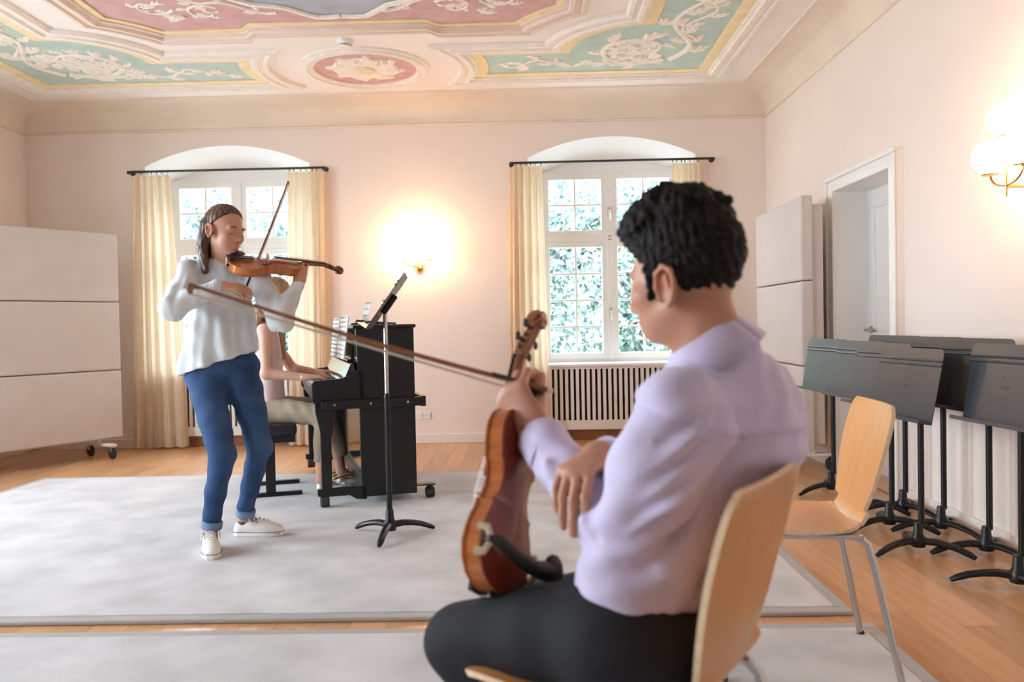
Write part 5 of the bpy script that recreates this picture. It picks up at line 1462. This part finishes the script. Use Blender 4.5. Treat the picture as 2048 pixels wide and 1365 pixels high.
def shirt_post(V, N):
    d = fo(V, N) + fo2(V, N)
    yoke = np.clip(1 - np.abs((V - (nb - V3(0, 0, 0.125))) @ nrm((0.05, 0, 1))) / 0.005, 0, 1) * ((V - chest) @ bk > 0.02)
    arm = np.clip(1 - np.abs((V - Lsh) @ nrm(Lel - Lsh) - 0.015) / 0.006, 0, 1) * (np.linalg.norm(V - Lsh, axis=1) < 0.13)
    r = sum(ridge(V, *q) for q in RID)
    return d * 1.6 + N * (1.5 * r - 0.003 * yoke - 0.004 * arm)[:, None]
sdf_object('shirt', sh, 0.0048, 'shirt_lilac', man, O, post=shirt_post)
# collar: a folded band round the neck
ax = nrm(V3(0.284, 1.482, 1.152) - V3(0.02, 0.0, 0.03) - nb); cf = nrm(np.array(HR[0]) * [1, 1, 0] - ax * ax.dot(np.array(HR[0]) * [1, 1, 0])); cl = np.cross(ax, cf)
rows = [[] for _ in range(5)]
for i in range(33):
    a = 2 * PI * i / 32 + PI
    ft = max(0, math.cos(a)) ** 2
    for j, (rr, hh) in enumerate(((0.064, 0.000), (0.066, 0.058 - 0.020 * ft), (0.071, 0.064 - 0.020 * ft), (0.080, 0.048 - 0.022 * ft), (0.097 + 0.008 * ft, 0.002 - 0.024 * ft))):
        p = nb - V3(0, 0, 0.012) + ax * hh + cf * math.cos(a) * rr * 1.04 + cl * math.sin(a) * rr - np.array(O)
        rows[j].append(tuple(p))
MB().grid(rows).build('collar', 'shirt_lilac', man, smooth=True, solid=0.003)
for wr, el in ((Lwr, Lel), (Rwr, Rel)):
    u = nrm(el - wr); L0 = np.linalg.norm(el - wr)
    MB().tube([tuple(wr + u * L0 * t - np.array(O)) for t in (0.03, 0.035, 0.20, 0.215)], [0.036, 0.0425, 0.0455, 0.043], 22).build('cuff', 'shirt_lilac', man, smooth=True)
tr = [ell(pel + [0.0, 0, -0.035], (0.180, 0.130, 0.105), [l1, u1, (0, 0, 1)], 0.04), cap(hipL, kneL, 0.097, 0.070, k=0.04), cap(kneL, ankL, 0.068, 0.052, k=0.03), cap(hipR, kneR, 0.097, 0.070, k=0.04), cap(kneR, ankR, 0.068, 0.052, k=0.03)]
sdf_object('trousers', tr, 0.006, 'trousers_dark', man, O, post=folds(12, 0.004, 28, (0.7, -0.4, 0.4)))
shoe(man, O, tuple(ankL + V3(0.04, -0.02, -0.079)), math.atan2(0.5, -0.86), 'leather')
shoe(man, O, tuple(ankR + V3(0.04, -0.02, -0.079)), math.atan2(0.5, -0.86), 'leather')
vd = nrm(V3(0.024, 1.75, 1.11) - V3(-0.066, 1.455, 0.590))
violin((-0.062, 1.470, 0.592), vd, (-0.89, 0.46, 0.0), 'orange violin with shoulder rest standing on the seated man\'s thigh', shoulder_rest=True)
bow((0.047, 1.600, 0.945), (-0.680, 1.63, 1.172), (0.05, 0.35, -1), 'long brown violin bow held out level by the seated man')

# ------------------------------------------------------------------ the pianist
O = (-1.70, 5.30, 0.021)
pianist = empty('person', O, label='long-haired woman in pink top and beige trousers playing the piano', cat='person')
pf = nrm((0.951, 0.309, 0)); prt = nrm((0.309, -0.951, 0))
pel = V3(-1.695, 5.30, 0.555); nb = pel + V3(0.02, 0.02, 0.555)
mid = V3(-1.715, 5.325, 1.055)
Rsh, Lsh = mid + prt * 0.155, mid - prt * 0.155
Rel, Rwr = V3(-1.645, 5.10, 0.795), V3(-1.400, 5.11, 0.765)
Lel, Lwr = V3(-1.60, 5.52, 0.80), V3(-1.41, 5.42, 0.78)
hipR, kneR, ankR = pel + prt * 0.085, V3(-1.305, 5.17, 0.520), V3(-1.345, 5.20, 0.105)
hipL, kneL, ankL = pel - prt * 0.085, V3(-1.34, 5.42, 0.535), V3(-1.27, 5.45, 0.110)
hp, HW, HR = head_prims(nb + V3(0.035, 0.0, 0.165), (0.93, 0.30, -0.28), (0, 0, 1), 0.97, False, nb, 0.046)
play = [[0.35, 0.5, 0.4]] * 4
bp = hp + [cap(Rsh, Lsh, 0.045, k=0.03), cap(mid - [0, 0, 0.06], pel, 0.118, 0.125, pf, 0.66, 0.05), cap(Rsh, Rel, 0.043, 0.036, k=0.02), cap(Rel, Rwr, 0.035, 0.023, k=0.02), cap(Lsh, Lel, 0.043, 0.036, k=0.02), cap(Lel, Lwr, 0.035, 0.023, k=0.02),
           cap(hipR, kneR, 0.07, 0.05, k=0.03), cap(kneR, ankR, 0.046, 0.032, k=0.02), cap(hipL, kneL, 0.07, 0.05, k=0.03), cap(kneL, ankL, 0.046, 0.032, k=0.02),
           cap(ankR, ankR + V3(0.11, 0.03, -0.062), 0.028, 0.02, k=0.02), cap(ankL, ankL + V3(0.11, 0.03, -0.062), 0.028, 0.02, k=0.02)]
bp += hand_prims(Rwr, (0.95, 0.25, 0.05), (-0.1, 0, 1), (0, 1, 0), play, 0.94, thumb=((0.8, 0.5, -0.4), (1, 0.2, -0.3)))
bp += hand_prims(Lwr, (0.95, 0.25, 0.02), (-0.1, 0, 1), (0, -1, 0), play, 0.94, thumb=((0.8, 0.5, -0.4), (1, 0.2, -0.3)))
sdf_object('body', bp, 0.0055, 'skin', pianist, O, color=skin_color((0.64, 0.36, 0.26), HW))
ha = [ell(HW(-0.016, 0, 0.044), (0.102, 0.083, 0.093), HR, 0.01), cut(HW(0.036, 0, 0.052), HR[0] * 0.66 - HR[2] * 0.75), ell(HW(-0.046, 0, 0.0), (0.066, 0.080, 0.10), HR, 0.02)]
for i in range(9):
    t = -1 + 2 * i / 8
    a = HW(-0.060 - 0.02 * (1 - t * t), 0.07 * t, 0.02); b = HW(-0.075 - 0.02 * (1 - t * t), 0.075 * t, -0.13)
    e = mid - pf * (0.115 - 0.03 * abs(t)) - prt * 0.10 * t + V3(0, 0, -0.12 + 0.02 * math.sin(4 * i))
    ha += [cap(a, b, 0.028, 0.026, k=0.012), cap(b, e, 0.026, 0.012, k=0.012)]
e = mid + pf * 0.10 + prt * 0.10
ha += [cap(HW(-0.02, -0.078, 0.0), e + [0, 0, 0.02], 0.024, 0.024, k=0.01), cap(e + [0, 0, 0.02], e + V3(0.01, 0, -0.17), 0.024, 0.010, k=0.01)]
sdf_object('hair', ha, 0.0055, 'hair_blonde', pianist, O, post=hair_wave)
tp = [cap(mid - [0, 0, 0.05], pel + [0, 0, -0.005], 0.128, 0.150, pf, 0.70, 0.05), cap(Rsh - prt * 0.02, Lsh + prt * 0.02, 0.055, k=0.04), cut(pel + [0, 0, -0.03], (0, 0, -1))]
sdf_object('top', tp, 0.006, 'top_pink', pianist, O, post=folds(21, 0.005, 40))
tr = [ell(pel + [0, 0, -0.02], (0.165, 0.125, 0.10), [prt, pf, (0, 0, 1)], 0.04), cap(hipR, kneR, 0.085, 0.066, k=0.04), cap(kneR, ankR + [0, 0, 0.13], 0.062, 0.046, k=0.03), cap(hipL, kneL, 0.085, 0.066, k=0.04), cap(kneL, ankL + [0, 0, 0.13], 0.062, 0.046, k=0.03),
      cut(ankR + [0, 0, 0.11], (0, 0, -1))]
sdf_object('trousers', tr, 0.006, 'trousers_beige', pianist, O, post=folds(22, 0.004, 40, (0.9, 0, 0.4)))
MB().tube([tuple(Rwr + V3(-0.02, 0.028 * math.cos(a), 0.028 * math.sin(a)) - np.array(O)) for a in [2 * PI * i / 16 for i in range(17)]], 0.0022, 6, caps=False).build('bracelet', 'string_steel', pianist, smooth=True)
shoe(pianist, O, tuple(ankR + V3(-0.035, -0.01, -0.084)), 0.22, 'ballet', 0.24)
shoe(pianist, O, tuple(ankL + V3(-0.035, -0.01, -0.089)), 0.22, 'ballet', 0.24)
# ================================================================== OUTSIDE THE WINDOWS
P = []
for j in range(14):
    y = 8.2 + j * 1.5
    P.append([(-24 + 2 * i, y, -0.5 + 0.33 * max(0, y - 10.5) + (0.30 * math.sin(i * 1.3 + j) + 0.2 * math.sin(2.1 * i)) * min(1, max(0, y - 10.5))) for i in range(25)])
tag(MB().grid(P).build('hillside', 'meadow', smooth=True), 'grassy wooded slope rising outside the windows', 'hillside')
tag(MB().grid([[(-60, -40, -3), (-5.2, -40, -3)], [(-60, 40, -3), (-5.2, 40, -3)]]).build('unseen_ground', 'bounce_grey'), 'unseen ground outside the left wall, made grey against green reflections', 'unseen_ground')  # never in view; grey instead of grass to keep green out of the stand desks
tag(bx('bounce_slab', 'bounce_grey', None, -20, 20, 8.01, 11.6, -0.6, -0.22), 'added unseen slab outside that bounces daylight up into the window niches', 'reflector')  # added below the line of sight to throw daylight up onto the niche soffits
def tree(x, y, zb, h, w, n, label, seed):
    rg = np.random.default_rng(seed)
    r = empty('tree', (x, y, zb), label=label, cat='tree', group='trees and shrubs on the slope outside')
    br = MB()
    br.tube([(0, 0, -0.4), (0.05, 0.02, h * 0.4), (-0.05, 0.05, h * 0.8)], [0.08, 0.06, 0.02], 7)
    for k in range(9):
        a = rg.uniform(0, 6.28); z0 = h * rg.uniform(0.05, 0.7); L = w * rg.uniform(0.6, 1.0)
        br.tube([(0, 0, z0), (math.cos(a) * L * 0.5, math.sin(a) * L * 0.5, z0 + 0.25 * L), (math.cos(a) * L, math.sin(a) * L, z0 + 0.35 * L)], [0.028, 0.018, 0.006], 5)
    br.build('trunk', 'bark', r, smooth=True)
    # leaves gathered in clumps
    cl = rg.normal(size=(26, 3)); cl /= np.linalg.norm(cl, axis=1)[:, None]; cl *= rg.uniform(0.5, 1.0, (26, 1))
    c = cl[rg.integers(0, 26, n)] + rg.normal(size=(n, 3)) * 0.20
    c = c * [w, w * 0.8, h * 0.5] + [0, 0, h * 0.52]
    u = rg.normal(size=(n, 3)); u /= np.linalg.norm(u, axis=1)[:, None]; v = np.cross(u, rg.normal(size=(n, 3))); v /= np.linalg.norm(v, axis=1)[:, None]
    s = rg.uniform(0.035, 0.085, (n, 1))
    V = np.stack([c - u * s, c + v * s * 0.45, c + u * s, c - v * s * 0.45], 1).reshape(-1, 3)
    me = bpy.data.meshes.new('foliage'); me.from_pydata(V.tolist(), [], [(4 * i, 4 * i + 1, 4 * i + 2, 4 * i + 3) for i in range(n)])
    o = link_mesh('foliage', me, 'foliage', r); o['kind'] = 'stuff'
spots = [(-5.6, 12.0, -1.9, 4.6, 1.5, 'bushy tree outside, at the left side of the left window'), (-4.2, 13.8, -1.2, 5.4, 1.6, 'tall tree seen above the standing violinist'),
         (-2.9, 11.6, -2.0, 3.2, 1.2, 'low shrub outside behind the violin bow'), (-2.6, 15.4, -0.6, 5.6, 1.9, 'far tree filling the right half of the left window'),
         (0.2, 11.8, -2.0, 3.4, 1.1, 'low shrub at the lower left of the right window'), (0.6, 14.2, -1.0, 5.2, 1.4, 'pale tree at the upper left of the right window'),
         (1.7, 12.6, -1.7, 3.9, 1.2, 'shrub outside just left of the seated man\'s head'), (2.2, 15.6, -0.5, 5.4, 1.8, 'tree outside behind the seated man\'s hair'),
         (3.4, 13.0, -1.5, 4.4, 1.4, 'shrub outside hidden mostly by the seated man')]
for i, (x, y, zb, h, w, lb) in enumerate(spots): tree(x, y, -0.4 + 0.33 * max(0, y - 10.5), h * 0.85, w, 9000, lb, 40 + i)
